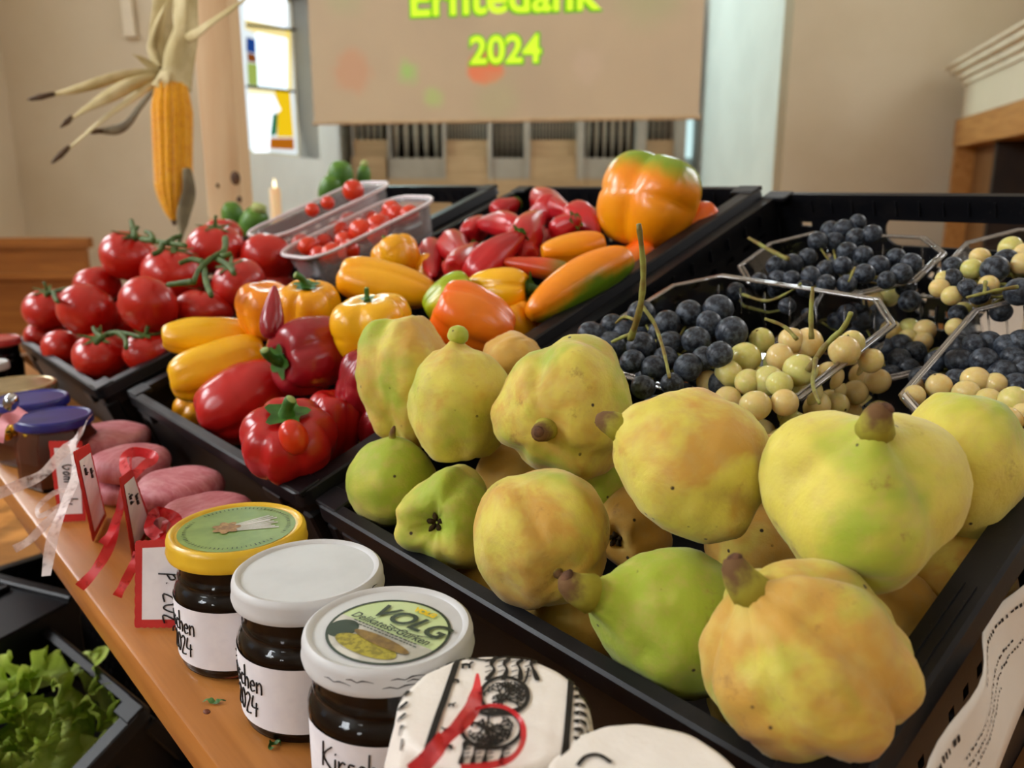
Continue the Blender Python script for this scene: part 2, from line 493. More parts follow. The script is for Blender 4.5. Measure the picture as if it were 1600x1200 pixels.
# projection screen
pa, pb = ony(491, 192, 5.45), ony(1092, 183, 5.0)
ex = (pb - pa); ex.z = 0; SWd = ex.length; ex.normalize(); ey = Vector((0, 0, 1)); ez = ex.cross(ey)
zb = (pa.z + pb.z) / 2
scr = empty('projection_screen', basis(ex, ey, ez, Vector((pa.x, pa.y, zb))), 'large projection screen showing green lettering above the organ', 'screen')
g = G('projected_picture'); v = g.coord()
base = g.mix(g.ramp(g.noise(v, 1.2), .3, .7), lin('C2AE90'), lin('B8A58A'))
def blob_mask(cx, cy, r, soft):
    sub = g.new('ShaderNodeVectorMath', _operation='DISTANCE'); g.t.links.new(v, sub.inputs[0]); sub.inputs[1].default_value = (cx, cy, 0)
    d = g.math('ADD', sub.outputs['Value'], g.math('MULTIPLY', g.math('SUBTRACT', g.noise(v, 9), .5), .12))
    return g.ramp(d, r, r - soft)
for cx, cy, r, soft, colr, amt in ((1.13, .30, .13, .06, 'F07C50', .8), (.27, .30, .17, .1, 'CC9070', .5), (.64, .28, .1, .1, '9FD070', .75), (.79, .13, .09, .08, 'AFCB78', .6), (1.2, .12, .2, .15, 'B5B088', .5), (.25, .75, .2, .2, 'A6B486', .4), (1.75, .3, .14, .1, 'CBB59C', .5), (2.1, .7, .3, .25, 'A2B07F', .4)):
    base = g.mix(g.math('MULTIPLY', blob_mask(cx * SWd / 2.42, cy, r, soft), amt), base, lin(colr))
nn = g.pbr(base, .8, .2); g.set(nn, 'Emission Color', base); g.set(nn, 'Emission Strength', .12)
M_SCREEN = g.m
MB().box((0, 0, -.006), (SWd, 2.0, 0)).build('cloth', M_SCREEN, scr)
MB().tube([(-.01, 0, -.003), (SWd + .01, 0, -.003)], .014, 8).build('bottom_bar', noisy('screen_bar', 'C8B08C', 'BCA480', 8, .5), scr)
MB().box((-.08, 2.0, -.08), (SWd + .08, 2.14, .06)).build('roller_case', M_WHITETRIM, scr)
sy = 5.2 / F
def scr_xy(x, y):
    d = raydir(x, y); k = (scr.matrix_basis.translation - CAM).dot(ez) / d.dot(ez); p = CAM + d * k - scr.matrix_basis.translation
    return p.dot(ex), p.dot(ey)
g = G('projected_text'); 
e = g.new('ShaderNodeEmission', Color=lin('DCFF3C'), Strength=1.7); g.surf(e.outputs[0]); M_TEXT = g.m
M_TEXTGLOW = emitter('projected_text_edge', '8CE020', 1.0)
for word, xl, xr, yb, yt in (('2024', 735, 845, 101, 57), ('Erntedank', 643, 939, 27, -28)):
    x0, y0 = scr_xy(xl, yb); x1, _ = scr_xy(xr, yb); _, y1 = scr_xy(xl, yt)
    for off, mt, zz in ((.02, M_TEXT, .006), (.055, M_TEXTGLOW, .003)):
        me = text_mesh(word, 1.0, 0, off, 1.0)
        xs = [q.co.x for q in me.vertices]; ys = [q.co.y for q in me.vertices]
        bx0, bx1, by0, by1 = min(xs), max(xs), min(ys), max(ys)
        gx = .012 if zz < .005 else 0
        for q in me.vertices:
            q.co.x = (x0 - gx) + (q.co.x - bx0) / (bx1 - bx0) * (x1 - x0 + 2 * gx); q.co.y = (y0 - gx) + (q.co.y - by0) / (by1 - by0) * (y1 - y0 + 2 * gx); q.co.z = zz
        obj('lettering', me, mt, scr)

# wooden cabinet with a white cornice at the right
c1 = at(1482, 300, 5.6); c2 = at(1600, 300, 4.1)
cz = lambda y: CAM.z + (292 - y) / F * 5.55
dv = Vector((c2.x - c1.x, c2.y - c1.y, 0)).normalized(); dn = Vector((-dv.y, dv.x, 0))
if dn.x < 0: dn = -dn
cb = empty('wooden_cabinet', basis(dv, dn, (0, 0, 1) if dv.cross(dn).z > 0 else (0, 0, -1), (c1.x, c1.y, 0)), 'wooden cabinet with open front and white cornice against the wall', 'cabinet')
CM = cb.matrix_basis
sgn = 1 if CM.to_3x3().col[2].z > 0 else -1
LC = 1.9
def cbox(name, x0, x1, y0, y1, z0, z1, mat):
    MB().box((x0, y0, min(sgn * z0, sgn * z1)), (x1, y1, max(sgn * z0, sgn * z1))).build(name, mat, cb)
zc = cz(112); zf = cz(192); zo = cz(232)
cbox('side_panel', 0, .06, 0, .35, 0, zf, M_OAK); cbox('side_panel', LC - .06, LC, 0, .35, 0, zf, M_OAK)
cbox('top_rail', 0, LC, -.01, .35, zo, zf, M_OAK)
cbox('frieze', .03, LC - .03, .02, .35, zf, zc - .1, M_PLASTER)
cbox('back_panel', .06, LC - .06, .3, .34, 0, zo, M_DARKWOOD)
cbox('divider', .78, .83, .05, .3, 0, zo, noisy('dark_gap', '2A1A0C', '1E1208', 6, .7))
cbox('door_leaf', .06, .78, .12, .16, 0, zo, M_DARKWOOD)
cm = MB()
for (o_, za, zb_) in ((.0, zc - .13, zc - .09), (-.03, zc - .09, zc - .05), (-.07, zc - .05, zc - .015), (-.1, zc - .015, zc)):
    cm.box((o_, o_, min(sgn * za, sgn * zb_)), (LC - o_, .35, max(sgn * za, sgn * zb_)))
cm.build('cornice', M_WHITETRIM, cb)

# pew at the left
pw = ony(135, 372, 4.1)
pe = empty('wooden_pew', Matrix.Translation((0, 4.1, 0)), 'brown wooden pew by the left wall behind the tomatoes', 'pew')
zt = pw.z
MB().box((NAVE_X0 + .02, 0, zt - .05), (pw.x, .06, zt)).build('top_rail', M_PEW, pe)
MB().box((NAVE_X0 + .02, .015, .3), (pw.x - .02, .045, zt - .05)).build('backrest', M_PEW, pe)
MB().box((NAVE_X0 + .02, -.42, zt - .52), (pw.x - .02, .01, zt - .48)).build('seat', M_PEW, pe)
MB().box((pw.x - .05, -.4, 0), (pw.x, .05, zt - .52)).build('end_panel', M_PEW, pe)
MB().box((NAVE_X0 + .02, -.02, zt - .2), (pw.x, .02, zt - .17)).build('moulding', M_PEW, pe)

# strip hanging on the front wall
p = ony(205, 55, 5.98)
wb = empty('wall_strip', Matrix.Translation((p.x, 5.95, p.z)), 'narrow white strip hanging on the front wall', 'wall strip')
MB().box((-.035, 0, 0), (.035, .045, 1.4)).build('batten', M_WHITETRIM, wb)
MB().box((-.045, -.01, -.015), (.045, .05, .0)).build('end_cap', M_WHITETRIM, wb)

# candle
p = at(429, 292, 3.9)
cd = empty('pillar_candle', Matrix.Translation((p.x, p.y, 0)), 'tall cream candle standing behind the tomatoes', 'candle')
g = G('candle_wax'); g.pbr(g.mix(g.noise(g.coord(), 20), lin('F6DDB4'), lin('EFD2A2')), .5, .4, **{'Subsurface_Weight': .3, 'Emission_Color': lin('FFC27A'), 'Emission_Strength': .12})
me = MB().lathe([(.0, p.z - .5), (.024, p.z - .5), (.025, p.z - .02), (.022, p.z - .004), (.006, p.z - .01)], 20).mesh('wax'); smooth_by_angle(me, 50)
obj('wax', me, g.m, cd)
me = MB().lathe([(.0005, p.z - .01), (.006, p.z + .004), (.007, p.z + .012), (.004, p.z + .026), (.0005, p.z + .038)], 12).mesh('flame', True)
obj('flame', me, emitter('candle_flame', 'FFE2B0', 6), cd)
me = MB().lathe([(.12, 0), (.12, .02), (.02, .05), (.018, p.z - .56), (.05, p.z - .52), (.05, p.z - .5)], 20).mesh('holder'); smooth_by_angle(me, 40)
obj('candlestick', me, noisy('iron', '2A2622', '35302A', 20, .5, .5), cd)

# wooden post
a, b = at(309, 150, 1.75), at(366, 150, 1.75)
pst = empty('wooden_post', Matrix.Translation((a.x, a.y, 0)), 'pale square wooden post behind the hanging corn cob', 'post')
me = bevel_mesh(MB().box((0, 0, 0), (b.x - a.x, .08, 3.2)).mesh('shaft'), .004, 2)
obj('shaft', me, M_POST, pst)
for (x, y, rx, rz) in ((364, 278, .011, .015), (372, 312, .006, .007), (328, 290, .004, .005)):
    q = at(x, y, 1.748) - a
    me = MB().lathe([(0.0005, -.0025), (.7, -.002), (1, 0), (.7, .0025), (.0005, .003)], 16, Matrix.Diagonal((rx, rz, 1, 1))).mesh('knot', True)
    obj('knot', me, noisy('wood_knot', '4A3424', '6A4B30', 60, .7), pst, basis((1, 0, 0), (0, 0, 1), (0, -1, 0), (min(q.x, b.x - a.x - rx), 0, a.z + q.z)))

# ================================================================= shelf board, stand and crates
SHELF = .878
g = G('black_plastic'); v = g.coord()
dust = g.ramp(g.noise(v, 35, 4, .7), .5, .8)
spk = g.ramp(g.noise(v, 420, 2), .70, .76)
geo = g.new('ShaderNodeNewGeometry')
col = g.mix(g.math('MULTIPLY', dust, .45), lin('0E0E12'), lin('2C2825'))
col = g.mix(g.math('MULTIPLY', spk, .25), col, lin('6A6560'))
g.pbr(col, .42, .3, g.bump(g.noise(v, 300), .12, .0004))
M_CRATE = g.m
M_LATCH = noisy('black_plastic_latch', '101014', '1B1B20', 60, .35, .5)

OA = KA.o
def shelf_p(u, h, z):
    return Vector((OA.x, OA.y, 0)) + U * u + H * h + Vector((0, 0, z))
brd = empty('shelf_board', basis(U, H, (0, 0, 1), shelf_p(0, 0, SHELF)), 'varnished pine shelf board along the front of the produce crates', 'shelf')
me = bevel_mesh(MB().box((-1.5, -.136, -.024), (.75, .0, 0)).mesh('plank'), .0025, 2)
obj('plank', me, M_BOARD, brd)
for uu in (-1.2, -.45, .4):
    MB().box((uu, -.1, -.06), (uu + .03, .1, -.025)).build('bracket', M_DARKWOOD, brd)
for (x, y, r) in ((323, 1112, .0018),):
    q = onz(x, y, SHELF); lp = brd.matrix_basis.inverted() @ q
    m = MB().lathe([(.0001, .0004), (r * .8, .0003), (r, 0)], 14, Matrix.Translation((lp.x, lp.y, 0)) @ Matrix.Diagonal((1.5, 1, 1, 1)))
    m.build('knot', noisy('board_knot', '7A3A18', '5E2A10', 80, .4), brd, True)

HC = .19
W_, L_ = .40, .60
def crate(name, K, label, W=W_, L=L_, Hh=HC, front_handle=True):
    root = empty(name, K.mat(), label, 'crate', 'black plastic crates')
    # rim: a profile swept round the outline
    sec = [(-1.0, 0), (-.0025, 0), (-.0005, -.0012), (.001, -.012), (-.003, -.0135), (-.0035, -.0135), (-.004, -.026), (-.9, -.026), (-.95, -.012), (-1.0, -.010)]      # offsets of -0.9 to -1 scale the rim's width, narrow at the ends and wide at the sides
    vs, fs = [], []
    n = 0
    for d, z in sec:
        dx, dy = (d, d) if d > -.5 else (.0175 * d, .0095 * d)
        ring = rrect(-dx, -dy, W + dx, L + dy, max(.012 + d, .002) if d > -.5 else .004, 3)
        n = len(ring); vs += [Vector((x, y, z)) for x, y in ring]
    m = len(sec)
    for i in range(m):
        for j in range(n):
            a, b = i * n + j, i * n + (j + 1) % n; c, d_ = ((i + 1) % m) * n + (j + 1) % n, ((i + 1) % m) * n + j
            fs.append((a, b, c, d_))
    me = make_mesh('rim', vs, fs); fix_normals(me); smooth_by_angle(me, 30)
    obj('rim', me, M_CRATE, root)
    # walls with real slots and a grip hole
    def wall(nm, ln, grip):
        holes = []
        zt, zb = -.012, -Hh
        g0, g1 = ln / 2 - .072, ln / 2 + .085
        if grip: holes.append(rrect(g0, -.053, g1, -.023, .014, 5))
        rows = [] if nm == 'front_wall' else [(-.026, -.022, .012, .026), (-.036, -.031, .012, .03), (-.074, -.066, .006, .016), (-.088, -.080, .006, .016), (-.102, -.094, .006, .016), (-.128, -.120, .006, .016), (-.142, -.134, .006, .016)]
        for k, (z0, z1, wd, sp) in enumerate(rows):
            if z0 < zb + .01: continue
            x = .03 + (.008 if k % 2 else 0)
            while x + wd < ln - .03:
                if not (grip and g0 - .03 < x + wd / 2 < g1 + .03 and z0 > -.066):
                    if not (k >= 2 and int(x * 37) % 4 == 3): holes.append([(x, z0), (x + wd, z0), (x + wd, z1), (x, z1)])
                x += sp
        if grip:
            x = g0
            while x < g1:
                holes.append([(x, -.0195), (x + .004, -.0195), (x + .004, -.0165), (x, -.0165)]); x += .022
        return panel_mesh(nm, [(.012, zb), (ln - .012, zb), (ln - .012, zt), (.012, zt)], holes, .003)
    obj('front_wall', wall('front_wall', W, False), M_CRATE, root, basis((1, 0, 0), (0, 0, 1), (0, -1, 0), (0, .0062, 0)))
    obj('back_wall', wall('back_wall', W, True), M_CRATE, root, basis((1, 0, 0), (0, 0, 1), (0, -1, 0), (0, L - .0062, 0)))
    ms = wall('side_wall', L, False)
    obj('side_wall', ms, M_CRATE, root, basis((0, 1, 0), (0, 0, 1), (1, 0, 0), (.0135, 0, 0)))
    obj('side_wall', ms, M_CRATE, root, basis((0, 1, 0), (0, 0, 1), (1, 0, 0), (W - .0135, 0, 0)))
    hb = []
    x = .04
    while x < W - .05:
        y = .04
        while y < L - .05:
            hb.append([(x, y), (x + .008, y), (x + .008, y + .004), (x, y + .004)]); y += .06
        x += .06
    obj('base', panel_mesh('base', [(.012, .012), (W - .012, .012), (W - .012, L - .012), (.012, L - .012)], hb, .004), M_CRATE, root, Matrix.Translation((0, 0, -Hh)))
    for cx, cy in ((.009, .009), (W - .009, .009), (.009, L - .009), (W - .009, L - .009)):
        me = bevel_mesh(MB().box((cx - .007, cy - .007, -Hh - .002), (cx + .007, cy + .007, -.02)).mesh('corner_post'), .002, 1)
        obj('corner_post', me, M_CRATE, root)
        sx = .018 if cx < W / 2 else -.018; sy = .010 if cy < L / 2 else -.010
        me = bevel_mesh(MB().box((min(cx - .007, cx + sx * 1.2), min(cy - .007, cy + sy * 1.2), -.004), (max(cx + .007, cx + sx * 1.2), max(cy + .007, cy + sy * 1.2), .0012)).mesh('corner_pad'), .001, 1)
        obj('corner_pad', me, M_CRATE, root)
    for x in (.035, W - .07):
        me = bevel_mesh(MB().box((x, -.0015, -.024), (x + .03, .006, -.0135)).mesh('latch'), .001, 1)
        obj('latch', me, M_LATCH, root)
    ribs = MB()
    x = .03
    while x < W - .03:
        ribs.box((x, L - .0105, -.020), (x + .0018, L - .007, -.006)); ribs.box((x, .007, -.020), (x + .0018, .0105, -.006)); x += .022
    y = .04
    while y < L - .03:
        ribs.box((.0125, y, -.020), (.02, y + .0018, -.008)); ribs.box((W - .02, y, -.020), (W - .0125, y + .0018, -.008)); y += .03
    ribs.build('rim_ribs', M_CRATE, root, kind='stuff')
    return root
crA = crate('produce_crate', KA, 'black plastic crate holding the quinces and the grape punnets')
crB = crate('produce_crate', KB, 'black plastic crate full of coloured peppers')
crC = crate('produce_crate', KC, 'black plastic crate full of red tomatoes, left of the peppers')
# long ribs on the wide right-hand rim of the quince crate
for dx in (-.0125, -.0075):
    me = MB().box((W_ + dx, .02, 0), (W_ + dx + .0015, .13, .0012)).mesh('rim_bead')
    obj('rim_bead', me, M_CRATE, crA)

# sloping stand that carries the crates
std = empty('display_stand', Matrix.Translation((shelf_p(-.4, .3, 0))), 'sloping wooden stand under the three produce crates', 'stand')
inv = std.matrix_basis.inverted()
for K in (KA, KB, KC):
    m = inv @ K.mat()
    for i in range(4):
        y0 = .03 + i * .14
        MB().box((.004, y0, -HC - .024), (W_ - .004, y0 + .12, -HC - .004), m).build('slat', M_DARKWOOD, std)
    for x in (.02, W_ - .05):
        for y in (.34, .54):
            q = K.p(x + .015, y, -HC - .024); l = inv @ q
            MB().box((l.x - .015, l.y - .015, -std.matrix_basis.translation.z), (l.x + .015, l.y + .015, l.z + .006)).build('leg', M_DARKWOOD, std)

# features on the outer right-hand side of the quince crate
for y0 in (.205, .33, .45):
    me = bevel_mesh(MB().box((W_ - .012, y0, -.17), (W_ + .002, y0 + .022, -.028)).mesh('side_rib'), .003, 2); obj('side_rib', me, M_CRATE, crA)
# sheet of paper on the quince crate's right-hand side
g = G('paper_sheet'); v = g.coord()
g.pbr(g.mix(g.noise(v, 40), lin('EFEBE4'), lin('E4DFD6')), .7, .3, g.bump(g.noise(v, 90), .1, .0005))
M_PAPER = g.m
M_INK = noisy('black_ink', '141214', '1E1A1C', 100, .6, .3)
def sheet_p(s, t):                       # s along the crate side, t from top to bottom
    bulge = .004 + .006 * math.sin(s * 9.0) * (1 - t) + .012 * t * (.6 + .4 * math.sin(s * 6 + 1)) + .004 * math.sin(s * 23) * (1 - t)
    return KA.p(W_ + .0015 + bulge, -.01 + .30 * s, -.016 - .062 * t - .005 * math.sin(s * 15) * (1 - t))
nu, nv = 40, 8
vs = [sheet_p(i / nu, j / nv) for i in range(nu + 1) for j in range(nv + 1)]
fs = [(i * (nv + 1) + j, (i + 1) * (nv + 1) + j, (i + 1) * (nv + 1) + j + 1, i * (nv + 1) + j + 1) for i in range(nu) for j in range(nv)]
sh = obj('paper_label', make_mesh('sheet', vs, fs), M_PAPER, label='white printed paper sheet on the right side of the quince crate', cat='label')
sm = sh.modifiers.new('thickness', 'SOLIDIFY'); sm.thickness = .0004
def sheet_mark(s0, s1, t, th):
    L0 = [sheet_p(s0 + (s1 - s0) * i / 4, t) + U * .0008 for i in range(5)]
    R0 = [sheet_p(s0 + (s1 - s0) * i / 4, t + th) + U * .0008 for i in range(5)]
    return L0, R0
rnd = random.Random(3)
mk = MB()
for t, th, step, s_lo, s_hi in ((.12, .06, .009, .02, .26), (.12, .03, .010, .36, .95), (.36, .022, .008, .27, .52), (.45, .02, .008, .25, .58), (.54, .02, .008, .24, .45)):
    s = s_lo
    while s < s_hi:
        w = step * rnd.uniform(.3, .75)
        mk.strip(*sheet_mark(s, s + w, t + rnd.uniform(0, .02), th * rnd.uniform(.6, 1.2))); s += step * rnd.uniform(.8, 1.3)
mk.build('printed_lines', M_INK, sh, kind='stuff')

# lettuce crate, tilted below the shelf
e1 = Vector((.766, -.645, 0)).normalized(); up = Vector((-e1.y, e1.x, 0))
tl = math.radians(30)
vv = up * math.cos(tl) + Vector((0, 0, math.sin(tl)))
P0 = onz(229, 1103, .68)
KL = Frame(P0 - e1 * .6 - vv * .4, e1, vv)
crate('produce_crate', KL, 'black plastic crate with the green lettuce below the shelf', .6, .4, .15)
ls = empty('low_rack', Matrix.Translation((KL.p(.3, .2, -.2).x, KL.p(.3, .2, -.2).y, 0)), 'low wooden rack under the lettuce crate', 'rack')
inv = ls.matrix_basis.inverted()
for i in range(3):
    MB().box((.01, .03 + i * .13, -.172), (.59, .13 + i * .13, -.154), inv @ KL.mat()).build('slat', M_DARKWOOD, ls)
for x in (.04, .56):
    for y in (.06, .36):
        q = inv @ KL.p(x, y, -.17)
        MB().box((q.x - .014, q.y - .014, 0), (q.x + .014, q.y + .014, q.z)).build('leg', M_DARKWOOD, ls)
fa, fb = onz(-60, 882, .70), onz(122, 926, .70)
fu = (fb - fa).normalized(); fv = Vector((-fu.y, fu.x, 0))
KE = Frame(fb - fu * .5 - fv * .13, fu, fv)
fc = empty('folded_crate', KE.mat(), 'folded black plastic crate behind the lettuce crate', 'crate')
me = bevel_mesh(MB().box((0, 0, -.098), (.5, .13, -.006)).mesh('folded_side'), .002, 1); obj('folded_side', me, M_CRATE, fc)
me = bevel_mesh(MB().box((0, .118, -.03), (.5, .132, .0)).mesh('rim_bar'), .002, 1); obj('rim_bar', me, M_CRATE, fc)
for x in (.1, .2, .3, .4):
    me = bevel_mesh(MB().box((x, .01, -.006), (x + .012, .115, .0)).mesh('rib'), .002, 1); obj('rib', me, M_CRATE, fc)
# empty crate under the shelf, right behind the lettuce crate, on a wooden box
e2o = P0 - e1 * .62 + up * .022; e2o.z = .600
KE2 = Frame(e2o, e1, up)
crate('produce_crate', KE2, 'empty black plastic crate under the shelf behind the lettuce crate', .66, .13, .2)
wbx = empty('wooden_box', basis(e1, up, (0, 0, 1), (e2o.x, e2o.y, 0)), 'plain wooden box under the empty black crate', 'box')
for (a, b) in (((.02, .01, 0), (.64, .02, .38)), ((.02, .11, 0), (.64, .12, .38)), ((.02, .02, 0), (.03, .11, .38)), ((.63, .02, 0), (.64, .11, .38)), ((.02, .01, .38), (.64, .12, .396))):
    MB().box(a, b).build('board', M_DARKWOOD, wbx)

# ================================================================= fruit builder
def blob(name, R, L, p=1.0, lobes=0, lamp=0.0, lph=0.0, lsharp=False, top=(0, .3), bot=(0, .3), pear=0.0, grooves=(), taper=1.0, bend=0.0, bump=0.0, bsc=12, seed=0, nu=44, nv=34, irregular=0.0, tipr=None):
    """fruit with axis +Z (stem end up). R radius, L length; top/bot = (depth in L/2 units, width in R units): positive raises a neck, negative sinks a dimple"""
    vs, fs = [], []
    off = Vector((seed * 3.17, seed * 1.71, seed * 2.33))
    rr = random.Random(seed); am = [1 + irregular * rr.uniform(-1, 1) for _ in range(max(lobes, 1))]
    dph = [irregular * .5 * rr.uniform(-1, 1) for _ in range(3)]
    for i in range(nv + 1):
        a = pi * i / nv
        rs = math.sin(a) ** p if 0 < i < nv else 0.0
        zz = -math.cos(a)
        zn = zz * (abs(zz) ** (.15 if p < .9 else 0))
        for j in range(nu):
            ph = 2 * pi * j / nu
            r = rs
            if lobes:
                q = lobes * (ph + dph[0] * math.sin(ph) + dph[1] * math.cos(2 * ph)) + lph
                k = int((q % (2 * pi * lobes)) / (2 * pi)) % lobes
                c = (abs(math.cos(q / 2)) ** .55) * 2 - 1 if lsharp else math.cos(q)
                r *= 1 + lamp * c * (.35 + .65 * abs(zz) ** .7) * (am[k] if lobes else 1)
            for gp, gd, gw, ge in grooves:       # creases running from one end: angle, depth, width, end
                dp = (ph - gp + pi) % (2 * pi) - pi
                r *= 1 - gd * math.exp(-(dp / gw) ** 2) * max(0, min(1, zz * ge * .9 + .45)) ** 1.5
            sc = 1 + pear * -zz
            t = (1 - zz) / 2                     # 0 at the stem end, 1 at the tip
            sc *= 1 + (taper - 1) * (t ** 1.1)
            r *= sc
            z = zn
            ra = rs
            if zz > 0 and top[0]: z += top[0] * math.exp(-(ra / top[1]) ** 2)
            if zz < 0 and bot[0]: z -= bot[0] * math.exp(-(ra / bot[1]) ** 2)
            v = Vector((r * R * math.cos(ph), r * R * math.sin(ph), z * L / 2))
            if bump:
                d = Vector((math.cos(ph) * rs, math.sin(ph) * rs, zz))
                nval = noise.noise(d * 1.6 + off) + .5 * noise.noise(d * 3.2 + off) + .16 * noise.noise(d * 7 + off)
                v *= 1 + bump * nval
            v.x += bend * L * (v.z / L) ** 2 * 1.0 if bend else 0
            vs.append(v)
    for i in range(nv):
        for j in range(nu):
            fs.append((i * nu + j, i * nu + (j + 1) % nu, (i + 1) * nu + (j + 1) % nu, (i + 1) * nu + j))
    me = make_mesh(name, vs, fs)
    bm = bmesh.new(); bm.from_mesh(me); bmesh.ops.remove_doubles(bm, verts=bm.verts, dist=1e-6); bm.to_mesh(me); bm.free()
    me.polygons.foreach_set('use_smooth', [True] * len(me.polygons))
    return me
def extent(me, sign):
    return max((q.co.z * sign for q in me.vertices if q.co.x ** 2 + q.co.y ** 2 < 1e-7), default=0) * sign

# ---------------------------------------------------------------- quinces
def quince_material():
    g = G('quince_skin')
    oi = g.n.new('ShaderNodeObjectInfo')
    sep = g.n.new('ShaderNodeSeparateColor'); g.t.links.new(oi.outputs['Color'], sep.inputs[0])
    ad = g.new('ShaderNodeVectorMath', _operation='ADD'); g.t.links.new(g.coord(), ad.inputs[0])
    cmb = g.n.new('ShaderNodeCombineXYZ')
    for i in range(3): g.t.links.new(g.math('MULTIPLY', oi.outputs['Random'], 3.0 + i), cmb.inputs[i])
    g.t.links.new(cmb.outputs[0], ad.inputs[1]); v = ad.outputs[0]
    n1, n2, n3 = g.noise(v, 26, 4, .6, .4), g.noise(v, 19, 3, .5, .3), g.noise(v, 95, 4, .65)
    gold = g.ramp(g.math('ADD', n1, g.math('SUBTRACT', sep.outputs[1], .5)), .44, .66)
    c = g.mix(gold, lin('D6C754'), lin('C89A42'))
    green = g.ramp(g.math('ADD', n2, g.math('SUBTRACT', sep.outputs[0], .5)), .47, .70)
    c = g.mix(green, c, lin('A0B034'))
    c = g.mix(g.math('MULTIPLY', g.ramp(n3, .42, .72), .38), c, lin('C2A460'))
    pale = g.noise(v, 40, 2)
    c = g.mix(g.math('MULTIPLY', g.ramp(pale, .55, .75), .35), c, lin('E6DA78'))
    br = g.math('MULTIPLY', g.ramp(g.noise(v, 34, 5, .7), .60, .72), .6)
    c = g.mix(br, c, lin('8A6232'))
    vor = g.new('ShaderNodeTexVoronoi', Scale=95.0); g.set(vor, 'Vector', v)
    spots = g.math('MULTIPLY', g.ramp(vor.outputs['Distance'], .13, .07), g.ramp(g.noise(v, 30, 2), .54, .58))
    c = g.mix(spots, c, lin('3A2A18'))
    bp = g.bump(g.math('ADD', g.noise(v, 420, 2), g.math('MULTIPLY', n3, .8)), .4, .0007)
    g.pbr(c, .62, .25, bp, **{'Sheen_Weight': .18, 'Sheen_Roughness': .5, 'Subsurface_Weight': .06, 'Subsurface_Radius': (.01, .006, .002)})
    return g.m
M_QUINCE = quince_material()
g = G('quince_stem'); gz = g.n.new('ShaderNodeSeparateXYZ'); g.t.links.new(g.coord('Generated'), gz.inputs[0]); v = g.coord()
fz = g.math('ADD', gz.outputs[2], g.math('MULTIPLY', g.math('SUBTRACT', g.noise(v, 160), .5), .7))
g.pbr(g.mix(g.ramp(fz, .25, .8), lin('A8A23E'), lin('6B4E30')), .8, .2, g.bump(g.noise(v, 400), .4, .0006)); M_QSTEM = g.m
M_QSTEMEND = noisy('quince_stem_end', '6B4A34', '4E3626', 200, .85, .2, .5, 500)
M_CALYX = noisy('dried_calyx', '2E2316', '4A3A22', 150, .9, .1, .5, 500)
def quince(label, x, y, wpx, lpx, w, axis, roll=0, tint=(.5, .5), K=KA, stem=None, calyx=False, knob=0, **kw):
    p, k = K.hit(x, y, w); s = k / F
    kw['bump'] = kw.get('bump', 0) * 1.5; kw['lamp'] = kw.get('lamp', 0) * 1.35
    me = blob('quince', wpx * s / 2, lpx * s, nu=64, nv=50, **kw)
    fix_normals(me)
    o = obj('quince', me, M_QUINCE, mw=orient(cdir(*axis), roll, p), label=label, cat='quince', group='quinces in the front crate')
    o.color = (tint[0], tint[1], 0, 1)
    R, L = wpx * s / 2, lpx * s
    zt = extent(me, 1); zb = extent(me, -1)
    if knob:
        r = knob * R; kb = blob('knob', r, r * 1.9, nu=24, nv=18, bump=.08, seed=4); fix_normals(kb)
        c = obj('knob', kb, M_QUINCE, o, Matrix.Translation((r * .3, 0, zt + r * .25))); c.color = (.7, .4, 0, 1)
    if stem:
        r, ln = stem[0] * R, stem[1] * R
        m = MB().tube([(0, 0, zt - .006), (0, 0, zt + ln * .3), (r * .25, 0, zt + ln * .75), (r * .5, 0, zt + ln)], [r * 1.35, r * 1.05, r * .85, r * .6], 14)
        c = m.build('stem', M_QSTEM, o, True)
        MB().tube([(r * .5, 0, zt + ln - .0005), (r * .55, 0, zt + ln + .0012)], [r * .6, r * .35], 10).build('stem_scar', M_QSTEMEND, c, True)
    if calyx:
        m = MB()
        for i in range(5):
            an = i * 1.2566; dx, dy = math.cos(an), math.sin(an)
            pts = [Vector((dx * .001, dy * .001, zb + .002)), Vector((dx * R * .13, dy * R * .13, zb - .003)), Vector((dx * R * .2, dy * R * .2, zb - .001 - .002 * (i % 2)))]
            m.tube(pts, [.0018, .0016, .0006], 6)
        m.lathe([(.0003, zb + .0005), (R * .09, zb - .001), (R * .1, zb + .003)], 10)
        m.build('calyx', M_CALYX, o, True)
    return o
quince('tall lumpy greenish quince with tan top beside the red peppers', 634, 592, 140, 208, .052, (.12, -1, .1), .4, (.55, .55), lobes=4, lamp=.10, bump=.07, pear=.10, seed=1, bot=(-.12, .3), top=(.1, .35), p=.9)
quince('smooth yellow quince with a round knob on top, right of the tall lumpy one', 716, 634, 163, 190, .048, (-.04, 1, .12), .2, (.45, .45), lobes=3, lamp=.06, bump=.05, pear=.02, seed=2, top=(.14, .18), grooves=((1.2, .07, .18, -1), (4.6, .10, .2, -1)), bot=(-.15, .4), knob=.2)
quince('wide half green, half golden quince with a brown nub in a deep cleft', 884, 640, 222, 205, .046, (-.38, -.28, .88), .9, (.56, .56), lobes=3, lamp=.12, bump=.06, seed=3, top=(-.12, .35), bot=(-.1, .35), stem=(.14, .34), irregular=.3, grooves=((.6, .2, .2, 1), (2.6, .16, .22, 1), (4.4, .24, .25, 1)))
quince('golden lumpy quince half hidden at the back of the quince heap', 800, 575, 110, 110, .03, (.5, .6, .3), 0, (.3, .85), lobes=3, lamp=.16, bump=.07, seed=4, bot=(-.2, .35))
quince('small green quince in the left corner of the crate', 612, 752, 140, 138, .005, (.05, .95, .25), 0, (.70, .45), lobes=4, lamp=.03, bump=.03, seed=5, top=(.04, .4), stem=(.07, .22), pear=.05)
